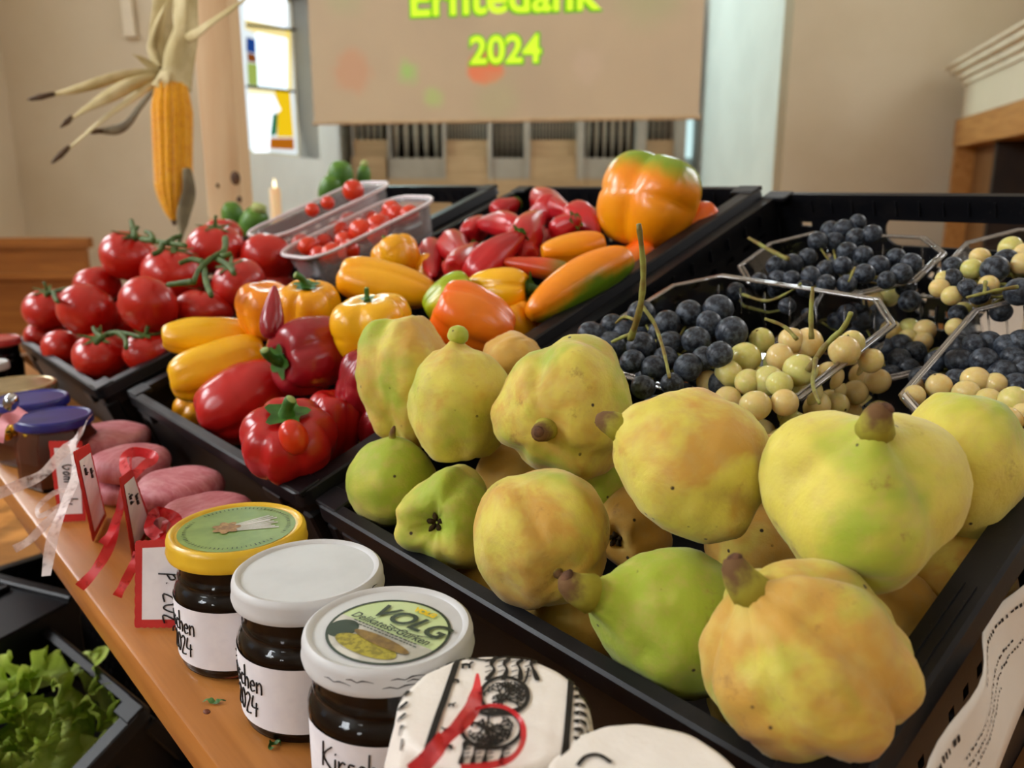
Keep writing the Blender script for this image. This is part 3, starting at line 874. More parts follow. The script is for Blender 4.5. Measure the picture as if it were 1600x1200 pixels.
quince('yellow-green quince with a dark open calyx facing the camera', 700, 812, 158, 160, .004, (.30, -.06, -.94), .5, (.58, .35), lobes=3, lamp=.13, bump=.05, seed=6, bot=(-.42, .36), calyx=True, irregular=.3, grooves=((.3, .2, .2, -1), (2.2, .16, .2, -1), (4.3, .24, .2, -1)))
quince('round yellow quince with a small stem scar low on its front', 846, 841, 216, 222, .02, (.22, -.36, .9), 1.2, (.46, .58), lobes=4, lamp=.05, bump=.045, seed=7, top=(-.14, .32), stem=(.07, .1), irregular=.3, grooves=((1.0, .13, .16, 1), (3.6, .10, .2, 1), (5.2, .12, .15, 1)))
quince('dark golden quince wedged between larger ones, its calyx showing', 985, 822, 130, 150, -.035, (.5, .2, -.8), .3, (.25, .9), lobes=3, lamp=.14, bump=.05, seed=8, bot=(-.3, .35), calyx=True)
quince('big pale yellow quince with a green nub at its left', 1082, 728, 226, 252, .046, (-.80, .42, -.05), 2.2, (.40, .52), lobes=3, lamp=.07, bump=.05, seed=9, top=(.14, .22), bot=(-.2, .4), stem=(.16, .2), pear=.06, grooves=((.5, .12, .2, -1), (2.4, .16, .2, -1), (4.6, .14, .25, -1)))
quince('green pear-shaped quince with a thick brown neck pointing left', 1048, 972, 225, 240, -.002, (-.80, .36, .35), .5, (.80, .35), lobes=3, lamp=.05, bump=.045, seed=10, top=(.42, .30), bot=(-.1, .4), stem=(.20, .26), pear=.08, grooves=((1.5, .09, .25, 1), (4.2, .09, .25, 1)))
quince('deeply ribbed orange-yellow quince at the front corner of the crate', 1262, 1034, 292, 308, .016, (-.58, .70, .16), .6, (.46, .58), lobes=6, lamp=.11, lsharp=True, bump=.05, seed=11, top=(.14, .2), bot=(-.30, .32), stem=(.17, .26), calyx=True, irregular=.4, grooves=((.4, .12, .14, -1), (1.7, .1, .12, -1), (2.9, .12, .14, -1), (4.1, .1, .12, 1), (5.3, .12, .14, -1)))
quince('large smooth yellow quince with a bent stem, shoulders bulging', 1343, 778, 298, 262, .040, (-.12, .72, .62), .25, (.50, .38), lobes=3, lamp=.085, bump=.04, seed=12, top=(.26, .20), bot=(-.1, .4), stem=(.14, .14), pear=-.10, grooves=((1.0, .13, .28, 1), (3.0, .13, .28, 1), (5.0, .13, .28, 1)))
quince('tall yellow quince leaning on the right rim of the crate', 1502, 728, 186, 246, .012, (.1, .95, 0), .2, (.50, .42), lobes=3, lamp=.05, bump=.04, seed=13, bot=(-.1, .4), top=(-.1, .4))
# the lower layer
quince('golden quince in shade under the ribbed front quince', 1395, 965, 150, 150, -.03, (.3, .4, .7), 0, (.25, .8), lobes=4, lamp=.04, bump=.04, seed=14)
quince('shaded golden quince below the round yellow one at the front rim', 900, 975, 170, 170, -.042, (.6, .2, .5), 0, (.3, .85), lobes=4, lamp=.04, bump=.04, seed=15)
quince('shaded yellow quince against the right wall of the crate', 1490, 905, 170, 170, -.035, (.1, .8, .5), 0, (.42, .6), lobes=3, lamp=.04, bump=.04, seed=16)
quince('dark yellow quince seen in the gap above the green one', 1180, 860, 160, 150, -.045, (.3, .8, .2), 0, (.35, .7), lobes=3, lamp=.05, bump=.04, seed=17)
quince('greenish quince in the gap behind the round yellow one', 930, 745, 130, 130, -.012, (-.3, .8, .2), 0, (.8, .3), lobes=3, lamp=.05, bump=.04, seed=18)
quince('orange-gold quince just showing between the two largest ones', 1205, 735, 110, 110, -.01, (.3, .8, .2), 0, (.2, .95), lobes=3, lamp=.05, bump=.04, seed=19)
quince('shaded quince low in the gap below the smooth yellow one', 800, 745, 120, 120, -.02, (.2, .8, .1), 0, (.3, .8), lobes=3, lamp=.05, bump=.04, seed=20)
quince('hidden yellow quince at the bottom behind the front rim', 760, 925, 150, 150, -.06, (.2, .8, .1), 0, (.4, .7), lobes=3, lamp=.05, bump=.04, seed=21)
quince('shaded quince at the crate bottom below the green one', 1180, 1090, 150, 150, -.07, (.2, .8, .1), 0, (.4, .7), lobes=3, lamp=.05, bump=.04, seed=22)

# ---------------------------------------------------------------- peppers
def pepper_material(name, c1, c2, blend=None, axis_mix=None, rough=.27):
    g = G(name); v = g.coord()
    f = g.ramp(g.noise(v, 14, 3), .35, .7)
    c = g.mix(f, lin(c1), lin(c2))
    if axis_mix:                                   # part of the fruit still unripe: colour by a side or end of the fruit itself
        sx = g.n.new('ShaderNodeSeparateXYZ'); g.t.links.new(v, sx.inputs[0])
        ch, lo, hi, col = axis_mix
        val = g.math('ADD', sx.outputs[ch], g.math('MULTIPLY', g.math('SUBTRACT', g.noise(v, 25), .5), .03))
        c = g.mix(g.ramp(val, lo, hi), c, lin(col))
    g.pbr(c, rough, .5, g.bump(g.noise(v, 55), .05, .001), **{'Coat_Weight': .12, 'Coat_Roughness': .2, 'Subsurface_Weight': .04, 'Subsurface_Radius': (.01, .004, .002)})
    return g.m
PM = {
 'red': pepper_material('pepper_red', 'B01616', 'C41E1A'),
 'darkred': pepper_material('pepper_dark_red', '8E1420', 'A01A24', rough=.26),
 'chili': pepper_material('pepper_pointed_red', 'C01A1E', 'A81420', rough=.3),
 'yellow': pepper_material('pepper_yellow', 'F0AE08', 'F5BC10'),
 'amber': pepper_material('pepper_amber', 'F2A009', 'F5B010'),
 'orange': pepper_material('pepper_orange', 'F58A0A', 'F09A10'),
 'redorange': pepper_material('pepper_red_orange', 'F4600A', 'F08018'),
 'yellowgreen': pepper_material('pepper_yellow_green', 'E8C20A', 'C6C416', axis_mix=(0, -.02, .02, '8FAE18')),
 'orangegreen': pepper_material('pepper_orange_green', 'F58A0A', 'F09010', axis_mix=(0, .001, .016, '5E7E14')),
 'bigorange': pepper_material('pepper_big_orange', 'F58C08', 'F39A0C', axis_mix=(2, .012, .04, '7F9A1C')),
 'redgreen': pepper_material('pepper_red_green', 'D84412', 'C03A10', axis_mix=(2, -.005, .03, '6A6A18')),
}
M_PSTEM = noisy('pepper_stem', '3F7024', '2E5A1C', 60, .45, .4, .2, 200)
M_PSTEMEND = noisy('pepper_stem_cut', '9EB06A', '8A9C58', 100, .7)
def pepper_stem(o, R, zt, ln, bend, capr, green=M_PSTEM):
    m = MB()
    n = 24; vs = [Vector((0, 0, zt + .004))]; fs = []
    for i in range(n):
        an = 2 * pi * i / n; r = capr * (1 + .22 * math.cos(an * 5))
        vs.append(Vector((r * .55 * math.cos(an), r * .55 * math.sin(an), zt + .0045)))
    for i in range(n):
        an = 2 * pi * i / n; r = capr * (1 + .25 * math.cos(an * 5))
        vs.append(Vector((r * math.cos(an), r * math.sin(an), zt + .003 + capr * .18)))
    for i in range(n):
        j = (i + 1) % n
        fs.append((0, 1 + i, 1 + j)); fs.append((1 + i, 1 + n + i, 1 + n + j, 1 + j))
    m.add(vs, fs)
    sr = max(capr * .34, .0022)
    pts = smooth_path([(0, 0, zt + .001), (bend * ln * .15, 0, zt + ln * .45), (bend * ln * .55, 0, zt + ln * .8), (bend * ln, 0, zt + ln)], 4)
    m.tube(pts, [sr * (1.6 - .7 * min(1, i / 5)) for i in range(len(pts))], 10)
    c = m.build('stem', green, o, True)
    d = (pts[-1] - pts[-2]).normalized()
    MB().tube([pts[-1] - d * .0004, pts[-1] + d * .0008], [sr * .88, sr * .7], 10).build('cut_end', M_PSTEMEND, c, True)
def pepper(label, mat, x, y, wpx, lpx, w, axis, roll=0, K=KB, stem=None, name='bell_pepper', cat='pepper', group='bell peppers in the crate', lobes=4, lamp=.10, p=.62, top=(-.22, .45), bot=(-.12, .35), taper=.8, **kw):
    q, k = K.hit(x, y, w); s = k / F
    R, L = wpx * s / 2, lpx * s
    if name == 'bell_pepper': lamp *= 1.7
    me = blob(name, R, L, p=p, lobes=lobes, lamp=lamp, lsharp=True, top=top, bot=bot, taper=taper, nu=48, nv=30, **kw)
    fix_normals(me)
    o = obj(name, me, PM[mat], mw=orient_x(cdir(*axis), cdir(*roll), q) if isinstance(roll, tuple) else orient(cdir(*axis), roll, q), label=label, cat=cat, group=group)
    if stem: pepper_stem(o, R, extent(me, 1), stem[0] * s, stem[1], stem[2] * s)
    return o
pepper('slim yellow pepper lying at the left rim of the pepper crate', 'yellow', 330, 526, 62, 150, .035, (.95, .02, -.25), .5, lobes=3, lamp=.08, seed=31, bump=.04, irregular=.3, taper=.95)
pepper('plump yellow pepper lying in front of the slim yellow one', 'yellow', 346, 574, 90, 165, .015, (.86, .30, -.25), .2, lobes=3, lamp=.09, seed=71, bump=.05, irregular=.3, taper=1.0)
pepper('plump red pepper between the yellow pepper and the ribbed red one', 'red', 384, 626, 118, 150, -.002, (.75, .42, -.2), .2, lobes=3, lamp=.06, seed=32, bump=.05, taper=1.0, p=.55, bot=(-.06, .3))
pepper('big dark red pepper with a curled green stem on its left', 'darkred', 492, 553, 128, 140, .03, (-.62, -.18, .62), .5, lobes=4, lamp=.10, seed=33, bump=.03, stem=(34, .7, 24), irregular=.3)
pepper('ribbed round red pepper with its green stem up at the front corner', 'red', 452, 690, 150, 128, .018, (.08, .72, .55), .3, lobes=7, lamp=.07, p=.8, seed=34, stem=(36, .25, 30), top=(-.26, .5), taper=.86, irregular=.4)
pepper('red pepper behind the ribbed one, next to the quinces', 'red', 520, 670, 92, 130, -.01, (.15, .9, .2), 0, lobes=4, lamp=.08, seed=35)
pepper('wrinkled dark red pepper touching the tall lumpy quince', 'darkred', 572, 602, 96, 118, .012, (.3, .85, .2), .4, lobes=6, lamp=.06, seed=36, bump=.06, irregular=.5)
pepper('dark red pepper low beside the quince crate rim', 'darkred', 588, 668, 60, 70, -.015, (.4, .7, .3), 0, lobes=4, lamp=.06, seed=37)
pepper('yellow pepper low in the crate behind the front rim', 'amber', 306, 650, 75, 70, -.035, (.4, .7, .3), .3, lobes=4, lamp=.1, seed=38, stem=(12, .2, 8))
pepper('orange pepper partly covered by a dark red pointed one', 'orange', 417, 486, 96, 92, .045, (.1, .8, .35), .1, lobes=4, lamp=.09, seed=39, bump=.02)
pepper('dark red pointed pepper lying across an orange one', 'darkred', 426, 488, 46, 92, .075, (.02, -.95, .3), .1, lobes=4, lamp=.10, seed=40, taper=.35, p=.8, name='pointed_pepper', group='pointed peppers', bot=(0, .3), top=(-.1, .4))
pepper('yellow pepper with a short stem left of the upright yellow one', 'amber', 482, 492, 100, 110, .045, (.05, .72, .4), .5, lobes=4, lamp=.12, seed=41, stem=(26, -.6, 18), bump=.03)
pepper('yellow pepper with an upright green stem behind the tall quince', 'yellow', 582, 515, 128, 112, .04, (-.1, .86, .3), .6, lobes=4, lamp=.15, seed=42, stem=(22, .1, 12), irregular=.3)
pepper('long yellow pepper lying across the middle of the crate', 'amber', 602, 446, 80, 165, .04, (-.9, .18, -.1), .2, lobes=3, lamp=.09, seed=43, bump=.03, taper=.75)
pepper('small yellow pepper against the left rim with a hidden stem', 'amber', 620, 402, 76, 66, .03, (-.4, .75, -.1), .2, lobes=4, lamp=.1, seed=44, stem=(14, -.3, 8))
pepper('greenish yellow pepper behind the big red-orange one', 'yellowgreen', 704, 466, 70, 92, .03, (.75, .45, .1), 2.8, lobes=3, lamp=.1, seed=45)
pepper('big glossy red-orange pepper right behind the quinces', 'redorange', 738, 500, 108, 138, .035, (-.75, .35, .1), .3, lobes=4, lamp=.07, seed=46, bump=.03, taper=.88)
pepper('yellow pepper with a dark green stem pointing right', 'yellow', 780, 452, 72, 105, .02, (.93, -.02, .25), .2, lobes=4, lamp=.08, seed=47, stem=(34, .2, 23))
pepper('long orange and green pepper lying along the right rim', 'orangegreen', 905, 440, 74, 205, .012, (.78, .48, -.28), (.3, -1, .15), lobes=3, lamp=.05, p=.7, seed=48, taper=.9, bend=.12, name='pointed_pepper', group='pointed peppers', top=(-.05, .4), bot=(0, .3))
pepper('flat orange pepper behind the long orange and green one', 'orange', 897, 388, 54, 110, .02, (.9, .15, -.1), .2, lobes=3, lamp=.06, seed=49)
pepper('red and green pointed pepper with its green cap towards the right', 'redgreen', 840, 418, 42, 120, .02, (.92, -.18, .2), .2, lobes=3, lamp=.06, seed=50, taper=.5, name='pointed_pepper', group='pointed peppers', stem=(12, .2, 12))
pepper('huge orange pepper with a green top standing highest in the crate', 'bigorange', 1018, 318, 158, 152, .022, (.28, .90, .12), .75, lobes=3, lamp=.17, seed=51, bump=.03, top=(-.15, .4), irregular=.35, taper=.85)
pepper('orange pepper showing beside the right rim below the huge one', 'redorange', 988, 412, 60, 90, -.02, (.7, .5, 0), .2, lobes=3, lamp=.06, seed=52)
pepper('orange pepper at the right of the huge orange one', 'redorange', 1084, 352, 60, 90, -.01, (.7, .5, 0), .2, lobes=3, lamp=.06, seed=53)
pepper('orange pepper with a green end under the long orange and green one', 'amber', 812, 512, 60, 90, -.012, (-.3, .85, .2), .2, lobes=3, lamp=.1, seed=54)
pepper('small dark green pepper beside the right rim under orange ones', 'redgreen', 846, 520, 46, 60, -.025, (.5, .6, 0), .2, lobes=3, lamp=.06, seed=55)
pepper('yellow pepper at the bottom below the ribbed red one', 'amber', 545, 705, 80, 90, -.05, (.5, .6, 0), .2, lobes=3, lamp=.1, seed=56)
pepper('pale green pepper low at the right front of the pepper crate', 'yellowgreen', 516, 728, 60, 60, -.04, (.5, .6, 0), 3.0, lobes=3, lamp=.06, seed=57)
pepper('yellow pepper glimpsed between the long yellow and the red pointed ones', 'amber', 668, 430, 60, 70, .0, (.3, .7, 0), .2, lobes=3, lamp=.08, seed=58)
# pointed red peppers, heaped at the back: (stem px, tip px, width, w)
CH = [((675, 392), (672, 426), 50, .01), ((702, 378), (722, 402), 50, .015), ((716, 420), (742, 392), 52, .03), ((738, 366), (752, 345), 44, .01), ((745, 425), (806, 372), 62, .03),
      ((806, 352), (756, 348), 46, .03), ((812, 380), (838, 338), 60, .03), ((842, 312), (882, 332), 46, .012), ((868, 322), (830, 345), 50, .02), ((850, 368), (838, 400), 40, .01),
      ((872, 362), (898, 345), 44, .02), ((900, 335), (930, 362), 52, .02), ((826, 398), (800, 388), 48, .02), ((728, 438), (700, 415), 48, .01), ((775, 400), (800, 420), 44, .02),
      ((784, 330), (800, 322), 40, .015), ((690, 440), (668, 448), 40, -.01), ((905, 360), (930, 340), 44, .0)]
CHL = ['small pointed red pepper with its stem upright at the left rim', 'pointed red pepper lying behind the one with the upright stem', 'pointed red pepper with a fresh green stem facing the front', 'short pointed red pepper leaning on the left rim',
       'longest pointed red pepper in the middle of the red heap', 'curved pointed red pepper on top of the heap', 'broad pointed red pepper behind the longest one', 'pointed red pepper at the back wall of the pepper crate',
       'pointed red pepper below the one at the back wall', 'pointed red pepper just behind the flat orange pepper', 'pointed red pepper in the hollow left of the huge orange one', 'pointed red pepper touching the huge orange one',
       'pointed red pepper right behind the red and green one', 'pointed red pepper at the front edge of the red heap', 'small pointed red pepper between the longest one and the orange ones', 'small pointed red pepper high at the back of the heap',
       'pointed red pepper beside the long yellow one', 'pointed red pepper low behind the flat orange one']
for i, ((sx, sy_), (tx, ty), wpx, w) in enumerate(CH):
    a, ka = KB.hit(sx, sy_, w); b, kb = KB.hit(tx, ty, w + .012 * math.sin(i * 2.1))
    d = a - b; L = max(d.length * 1.45, wpx * ka / F * 1.3); R = wpx * 1.18 * ka / F / 2
    me = blob('pointed_pepper', R, L, p=.75, lobes=3, lamp=.09, lsharp=True, top=(-.1, .4), taper=.42, bump=.06, seed=60 + i, nu=32, nv=24, bend=.15)
    fix_normals(me)
    o = obj('pointed_pepper', me, PM['chili'], mw=orient(d, i * .9, (a + b) / 2), label=CHL[i], cat='pepper', group='pointed red peppers at the back of the crate')
    pepper_stem(o, R, extent(me, 1), .026, .35 * math.cos(i), .0095, M_PSTEM)

# ---------------------------------------------------------------- tomatoes
def tomato_material(name, c1, c2):
    g = G(name); v = g.coord()
    c = g.mix(g.ramp(g.noise(v, 18, 3), .35, .7), lin(c1), lin(c2))
    g.pbr(c, .28, .5, g.bump(g.noise(v, 40), .04, .001), **{'Coat_Weight': .2, 'Coat_Roughness': .15, 'Subsurface_Weight': .08, 'Subsurface_Radius': (.012, .004, .002)})
    return g.m
M_TOM = tomato_material('tomato_skin', 'B81A10', 'C42414')
M_CHERRY = tomato_material('cherry_tomato_skin', 'CC2408', 'D83A12')
M_VINE = noisy('tomato_vine', '51682F', '3C5324', 60, .6, .3, .2, 300)
def calyx_mesh(R, zt, n=5, ln=.9, seed=0):
    rr = random.Random(seed); m = MB()
    for i in range(n):
        an = 2 * pi * i / n + rr.uniform(-.2, .2); d = Vector((math.cos(an), math.sin(an), 0)); sd = Vector((-d.y, d.x, 0))
        l = R * ln * rr.uniform(.8, 1.1); lift = rr.uniform(.1, .5)
        lp, rp = [], []
        for j in range(6):
            t = j / 5; wd = R * .11 * (1 - t) ** .7 + .0003
            c = Vector((0, 0, zt + .002)) + d * l * t + Vector((0, 0, lift * l * t * t * .6 - l * .12 * t))
            lp.append(c - sd * wd); rp.append(c + sd * wd)
        m.strip(lp, rp)
        m.strip([q + Vector((0, 0, -.0008)) for q in rp], [q + Vector((0, 0, -.0008)) for q in lp])
    m.tube([(0, 0, zt - .001), (.001, .001, zt + R * .2), (.003, .001, zt + R * .42)], [.0022, .0018, .0022], 7)
    return m
def tomato(label, x, y, wpx, w, axis=(0, .9, .3), flat=.86, calyx=True, K=KC, seed=0):
    q, k = K.hit(x, y, w); R = wpx * k / F / 2
    me = blob('tomato', R, 2 * R * flat, p=.92, lobes=5, lamp=.02, lph=seed, top=(-.12, .35), bot=(-.03, .3), bump=.02, seed=seed, nu=36, nv=26)
    fix_normals(me)
    o = obj('tomato', me, M_TOM, mw=orient(cdir(*axis), seed, q), label=label, cat='tomato', group='tomatoes in the crate')
    if calyx: calyx_mesh(R, extent(me, 1), 5, .75, seed).build('calyx', M_VINE, o, True)
    return o
tomato('large red tomato at the top left of the tomato heap', 201, 400, 86, .075, (.35, .75, .3), seed=1)
tomato('smaller red tomato behind the left tomatoes, below the topmost one', 152, 446, 70, .05, (-.2, .8, .1), seed=2, calyx=False)
tomato('red tomato farthest left, with a dark vine on top', 77, 484, 76, .03, (.1, .9, .35), seed=3)
tomato('big red tomato second from the left with a smooth face', 136, 486, 90, .04, (.3, .6, -.5), seed=4, calyx=False)
tomato('round red tomato in the middle of the front heap', 232, 477, 93, .045, (.3, .5, -.6), seed=5, calyx=False)
tomato('red tomato under the green vine in the middle', 272, 428, 98, .045, (.2, .85, .3), seed=6)
tomato('red tomato behind the vine near the hanging corn', 337, 388, 88, .05, (.1, .85, .4), seed=7)
tomato('red tomato farthest back behind the vine', 348, 368, 62, .03, (0, .9, .1), seed=8, calyx=False)
tomato('red tomato with its calyx towards the camera, right of the vine', 374, 443, 84, .025, (-.25, .65, .55), seed=9)
tomato('large dark red tomato next to the cherry tomato tub', 418, 405, 84, .02, (.1, .6, -.5), seed=10, calyx=False)
tomato('flattened red tomato next to the orange pepper', 320, 484, 92, .012, (.1, .9, .1), seed=11, flat=.7)
tomato('red tomato with a green star calyx at the front corner', 158, 557, 84, .002, (.1, .75, .45), seed=12)
tomato('red tomato at the right end of the front row', 230, 550, 72, .002, (.1, .85, .4), seed=13)
tomato('red tomato with a bright highlight at the front rim', 100, 545, 66, -.004, (.2, .7, -.3), seed=14, calyx=False)
tomato('small red tomato at the far left of the front row', 64, 527, 50, -.004, (.2, .7, -.3), seed=15, calyx=False)
tomato('red tomato in the shadow between the front and the middle heap', 196, 505, 74, .0, (.2, .7, -.3), seed=16, calyx=False)
tomato('red tomato in the shadow under the vine', 295, 455, 74, .008, (.2, .7, -.3), seed=17, calyx=False)
tomato('dark red tomato low beside the cherry tomato tub', 428, 452, 74, -.02, (.2, .7, -.3), seed=18, calyx=False)
tomato('shaded red tomato low in the middle of the crate', 262, 512, 70, -.02, (.2, .7, -.3), seed=19, calyx=False)
def vine(label, K, paths, rad=.0032):
    m0, kids = None, []
    for i, (pts, w) in enumerate(paths):
        P = smooth_path([K.hit(x, y, w)[0] for x, y in pts], 4)
        m = MB().tube(P, [rad * (1.1 - .35 * j / len(P)) for j in range(len(P))], 8)
        if i == 0:
            m0 = m.build('tomato_vine', M_VINE, None, True, label=label, cat='vine')
        else:
            m.build('side_shoot', M_VINE, m0, True)
    return m0
vine('branching green tomato vine lying over the middle tomatoes', KC, [([(352, 372), (350, 392), (330, 404), (312, 420), (303, 440)], .088), ([(303, 440), (285, 442), (262, 445)], .086), ([(318, 415), (322, 440), (330, 462)], .084), ([(335, 402), (355, 414), (366, 428)], .084), ([(318, 410), (300, 405), (280, 412)], .088), ([(340, 398), (350, 400), (362, 396)], .086)])
vine('dark green tomato vine beside the topmost tomato', KC, [([(222, 374), (250, 378), (290, 384)], .105), ([(240, 377), (236, 366), (228, 362)], .107), ([(262, 380), (272, 372), (284, 368)], .107), ([(255, 380), (250, 392), (238, 398)], .104)])
vine('green tomato vine on the front corner tomatoes', KC, [([(150, 536), (168, 522), (190, 520), (222, 527)], .042), ([(185, 520), (196, 530), (197, 544)], .042), ([(160, 528), (150, 520), (146, 512)], .044)], .0028)
vine('dark vine on the leftmost tomato', KC, [([(70, 462), (84, 456), (106, 450)], .07), ([(84, 456), (86, 466), (90, 472)], .07)], .0028)
vine('short woody stalk sticking up behind the topmost tomato', KC, [([(212, 372), (208, 356), (205, 345)], .10)], .004)
# single oval cherry tomato on the ribbed red pepper
k = KB.hit(452, 690, .018)[1]; k -= 75 * k / F * .98; q = at(459, 683, k)
me = blob('cherry_tomato', 22 * k / F, 58 * k / F, p=.95, nu=24, nv=18, seed=5); fix_normals(me)
obj('cherry_tomato', me, M_CHERRY, mw=orient(cdir(-.3, .85, .3), 0, q), label='oval cherry tomato lying on the ribbed red pepper', cat='tomato')

# ---------------------------------------------------------------- plastic tubs of cherry tomatoes
M_TUB = clear_plastic('frosted_plastic', 'F6F0F0', .04, .25, .26)
def tub(label, K, cu, cv, w, lu, lv, dep, rot=0):
    m = K.mat() @ Matrix.Translation((cu, cv, w)) @ Matrix.Rotation(rot, 4, 'Z')
    root = empty('plastic_tub', m, label, 'tub', 'clear plastic tubs')
    def ring(sc, z, r): return [Vector((x, y, z)) for x, y in rrect(-lu / 2 * sc, -lv / 2 * sc, lu / 2 * sc, lv / 2 * sc, r, 6)]
    prof = [(1.0, 0, .035), (.96, -.001, .034), (.95, -.004, .034), (.90, -dep * .5, .031), (.85, -dep + .004, .028), (.80, -dep, .026)]
    vs, fs = [], []
    for sc, z, r in prof: vs += ring(sc, z, r)
    n = len(vs) // len(prof)
    for i in range(len(prof) - 1):
        for j in range(n): fs.append((i * n + j, i * n + (j + 1) % n, (i + 1) * n + (j + 1) % n, (i + 1) * n + j))
    fs.append(tuple(range((len(prof) - 1) * n, len(prof) * n)))
    obj('body', make_mesh('tub', vs, fs), M_TUB, root)
    rg = ring(1.0, 0, .035); mm = MB()
    mm.tube(rg + [rg[0]], .0022, 6, False); mm.build('rim', noisy('frosted_rim', 'E9DEDF', 'DFD3D4', 30, .35, .5), root, True)
    return root
pc, kc = KC.hit(560, 352, .03)
cu, cv = (pc - KC.o).dot(KC.u), (pc - KC.o).dot(KC.v)
tub('clear plastic tub of cherry tomatoes at the right of the tomato crate', KC, cu, cv, .03, .115, .20, .055)
tub('second plastic tub behind the one with the cherry tomatoes', KC, cu - .12, cv + .015, .045, .115, .20, .055)
CTOM = [(505, 382, 34), (520, 396, 34), (482, 385, 30), (500, 402, 34), (540, 378, 32), (565, 362, 40), (548, 350, 36), (528, 362, 34), (592, 352, 36), (605, 345, 34), (622, 338, 34), (612, 328, 30), (580, 345, 32), (545, 392, 34), (640, 334, 28), (470, 380, 28), (590, 368, 32)]
CTL = ['cherry tomato behind the frontmost one in the clear tub', 'cherry tomato right of the frontmost one in the clear tub', 'second cherry tomato from the left end of the clear tub', 'frontmost cherry tomato at the left end of the clear tub',
       'cherry tomato left below the largest one in the clear tub', 'largest cherry tomato, in the middle of the clear tub', 'cherry tomato just behind the largest one in the clear tub', 'cherry tomato at the back wall left of the middle of the clear tub',
       'cherry tomato fourth from the right end of the clear tub', 'cherry tomato third from the right end of the clear tub', 'cherry tomato second from the right end of the clear tub', 'highest cherry tomato at the right end of the clear tub',
       'cherry tomato at the back wall right of the largest one', 'cherry tomato at the middle of the front wall of the clear tub', 'rightmost cherry tomato in the clear tub', 'leftmost cherry tomato in the clear tub', 'cherry tomato at the front wall right of the largest one']
for i, (x, y, d) in enumerate(CTOM):
    q, k = KC.hit(x, y, .012 + .006 * (i % 3))
    me = blob('cherry_tomato', d * k / F / 2, d * k / F * 1.12, nu=20, nv=14, seed=i)
    obj('cherry_tomato', fix_normals(me), M_CHERRY, mw=orient(cdir(math.sin(i), .5, math.cos(i * 2)), 0, q), label=CTL[i], cat='tomato', group='cherry tomatoes in the tub')
for i, (x, y, d, lb) in enumerate(((552, 298, 34, 'cherry tomato on top in the rear plastic tub'), (512, 317, 22, 'cherry tomato in the middle of the rear plastic tub'), (488, 328, 22, 'cherry tomato at the left end of the rear plastic tub'))):
    q, k = KC.hit(x, y, .05)
    me = blob('cherry_tomato', d * k / F / 2, d * k / F, nu=20, nv=14, seed=i + 40)
    obj('cherry_tomato', fix_normals(me), M_CHERRY, mw=orient((0, 0, 1), 0, q), label=lb, cat='tomato')
# green courgettes behind
M_COURG = noisy('courgette_skin', '5E8A2C', '447226', 25, .4, .4, .1, 80)
M_COURGEND = noisy('courgette_end', 'B9C27A', '9FB060', 60, .6)
def courgette(label, x, y, wpx, lpx, k, axis, endcap):
    s = k / F; q = at(x, y, k)
    me = blob('courgette', wpx * s / 2, lpx * s, p=.6, lobes=6, lamp=.03, bump=.03, nu=30, nv=24, seed=int(x)); fix_normals(me)
    o = obj('courgette', me, M_COURG, mw=orient(cdir(*axis), 0, q), label=label, cat='courgette', group='courgettes')
    if endcap:
        z = extent(me, 1)
        MB().lathe([(wpx * s * .28, z - .004), (wpx * s * .24, z + .006), (wpx * s * .1, z + .008)], 12).build('stem_end', M_COURGEND, o, True)
courgette('rounded green courgette standing behind the rear tomatoes', 366, 346, 36, 60, 1.42, (-.1, .9, .4), False)
courgette('green courgette with a pale end leaning behind the tomatoes', 396, 356, 46, 66, 1.40, (.35, .75, .4), True)
courgette('round green courgette above the rear plastic tub', 532, 278, 40, 52, 1.50, (.1, .9, .35), False)
courgette('small pale courgette beside the round green one', 568, 278, 22, 40, 1.52, (.1, .95, .2), True)
courgette('low green courgette at the left of the rear tub', 515, 298, 34, 46, 1.48, (.3, .75, .35), False)

# ================================================================= grapes in clear punnets
M_PUNNET = clear_plastic('clear_punnet_plastic', 'FBFBFB', .03, .06)
M_PUNRIM = clear_plastic('clear_punnet_rim', 'ECEAE6', .22, .10, .05)
def grape_mat(name, cols, rough, bloom, trans, sss):
    g = G(name); v = g.coord(); oi = g.n.new('ShaderNodeObjectInfo')
    ad = g.new('ShaderNodeVectorMath', _operation='ADD'); g.t.links.new(v, ad.inputs[0])
    cmb = g.n.new('ShaderNodeCombineXYZ'); g.t.links.new(g.math('MULTIPLY', oi.outputs['Random'], 5.0), cmb.inputs[0]); g.t.links.new(cmb.outputs[0], ad.inputs[1])
    v2 = ad.outputs[0]
    c = g.mix(g.ramp(g.math('ADD', g.math('MULTIPLY', oi.outputs['Random'], .6), g.math('MULTIPLY', g.noise(v2, 1.2), .5)), .3, .75), lin(cols[0]), lin(cols[1]))
    bl = g.math('MULTIPLY', g.ramp(g.noise(v2, 2.4, 4, .65), .38, .7), bloom)
    c = g.mix(bl, c, lin(cols[2]))
    sp = g.ramp(g.noise(v2, 9, 2), .70, .76)
    c = g.mix(g.math('MULTIPLY', sp, .6), c, lin(cols[3]))
    g.pbr(c, g.math('ADD', rough, g.math('MULTIPLY', bl, .35)), .5, **{'Subsurface_Weight': sss, 'Subsurface_Radius': (.01, .007, .003), 'Subsurface_Scale': 1.0, 'Transmission_Weight': trans, 'IOR': 1.36})
    return g.m
M_GDARK = grape_mat('dark_grape_skin', ('17191E', '22252D', '565E69', '0A0B0E'), .28, .85, 0, 0)
M_GWHITE = grape_mat('white_grape_skin', ('D8D27C', 'EACB88', 'EFE2AC', 'D2AE6C'), .15, .35, .18, .6)
M_GSTEM = noisy('grape_stem', '8E9048', '75602F', 90, .6, .3, .2, 300)
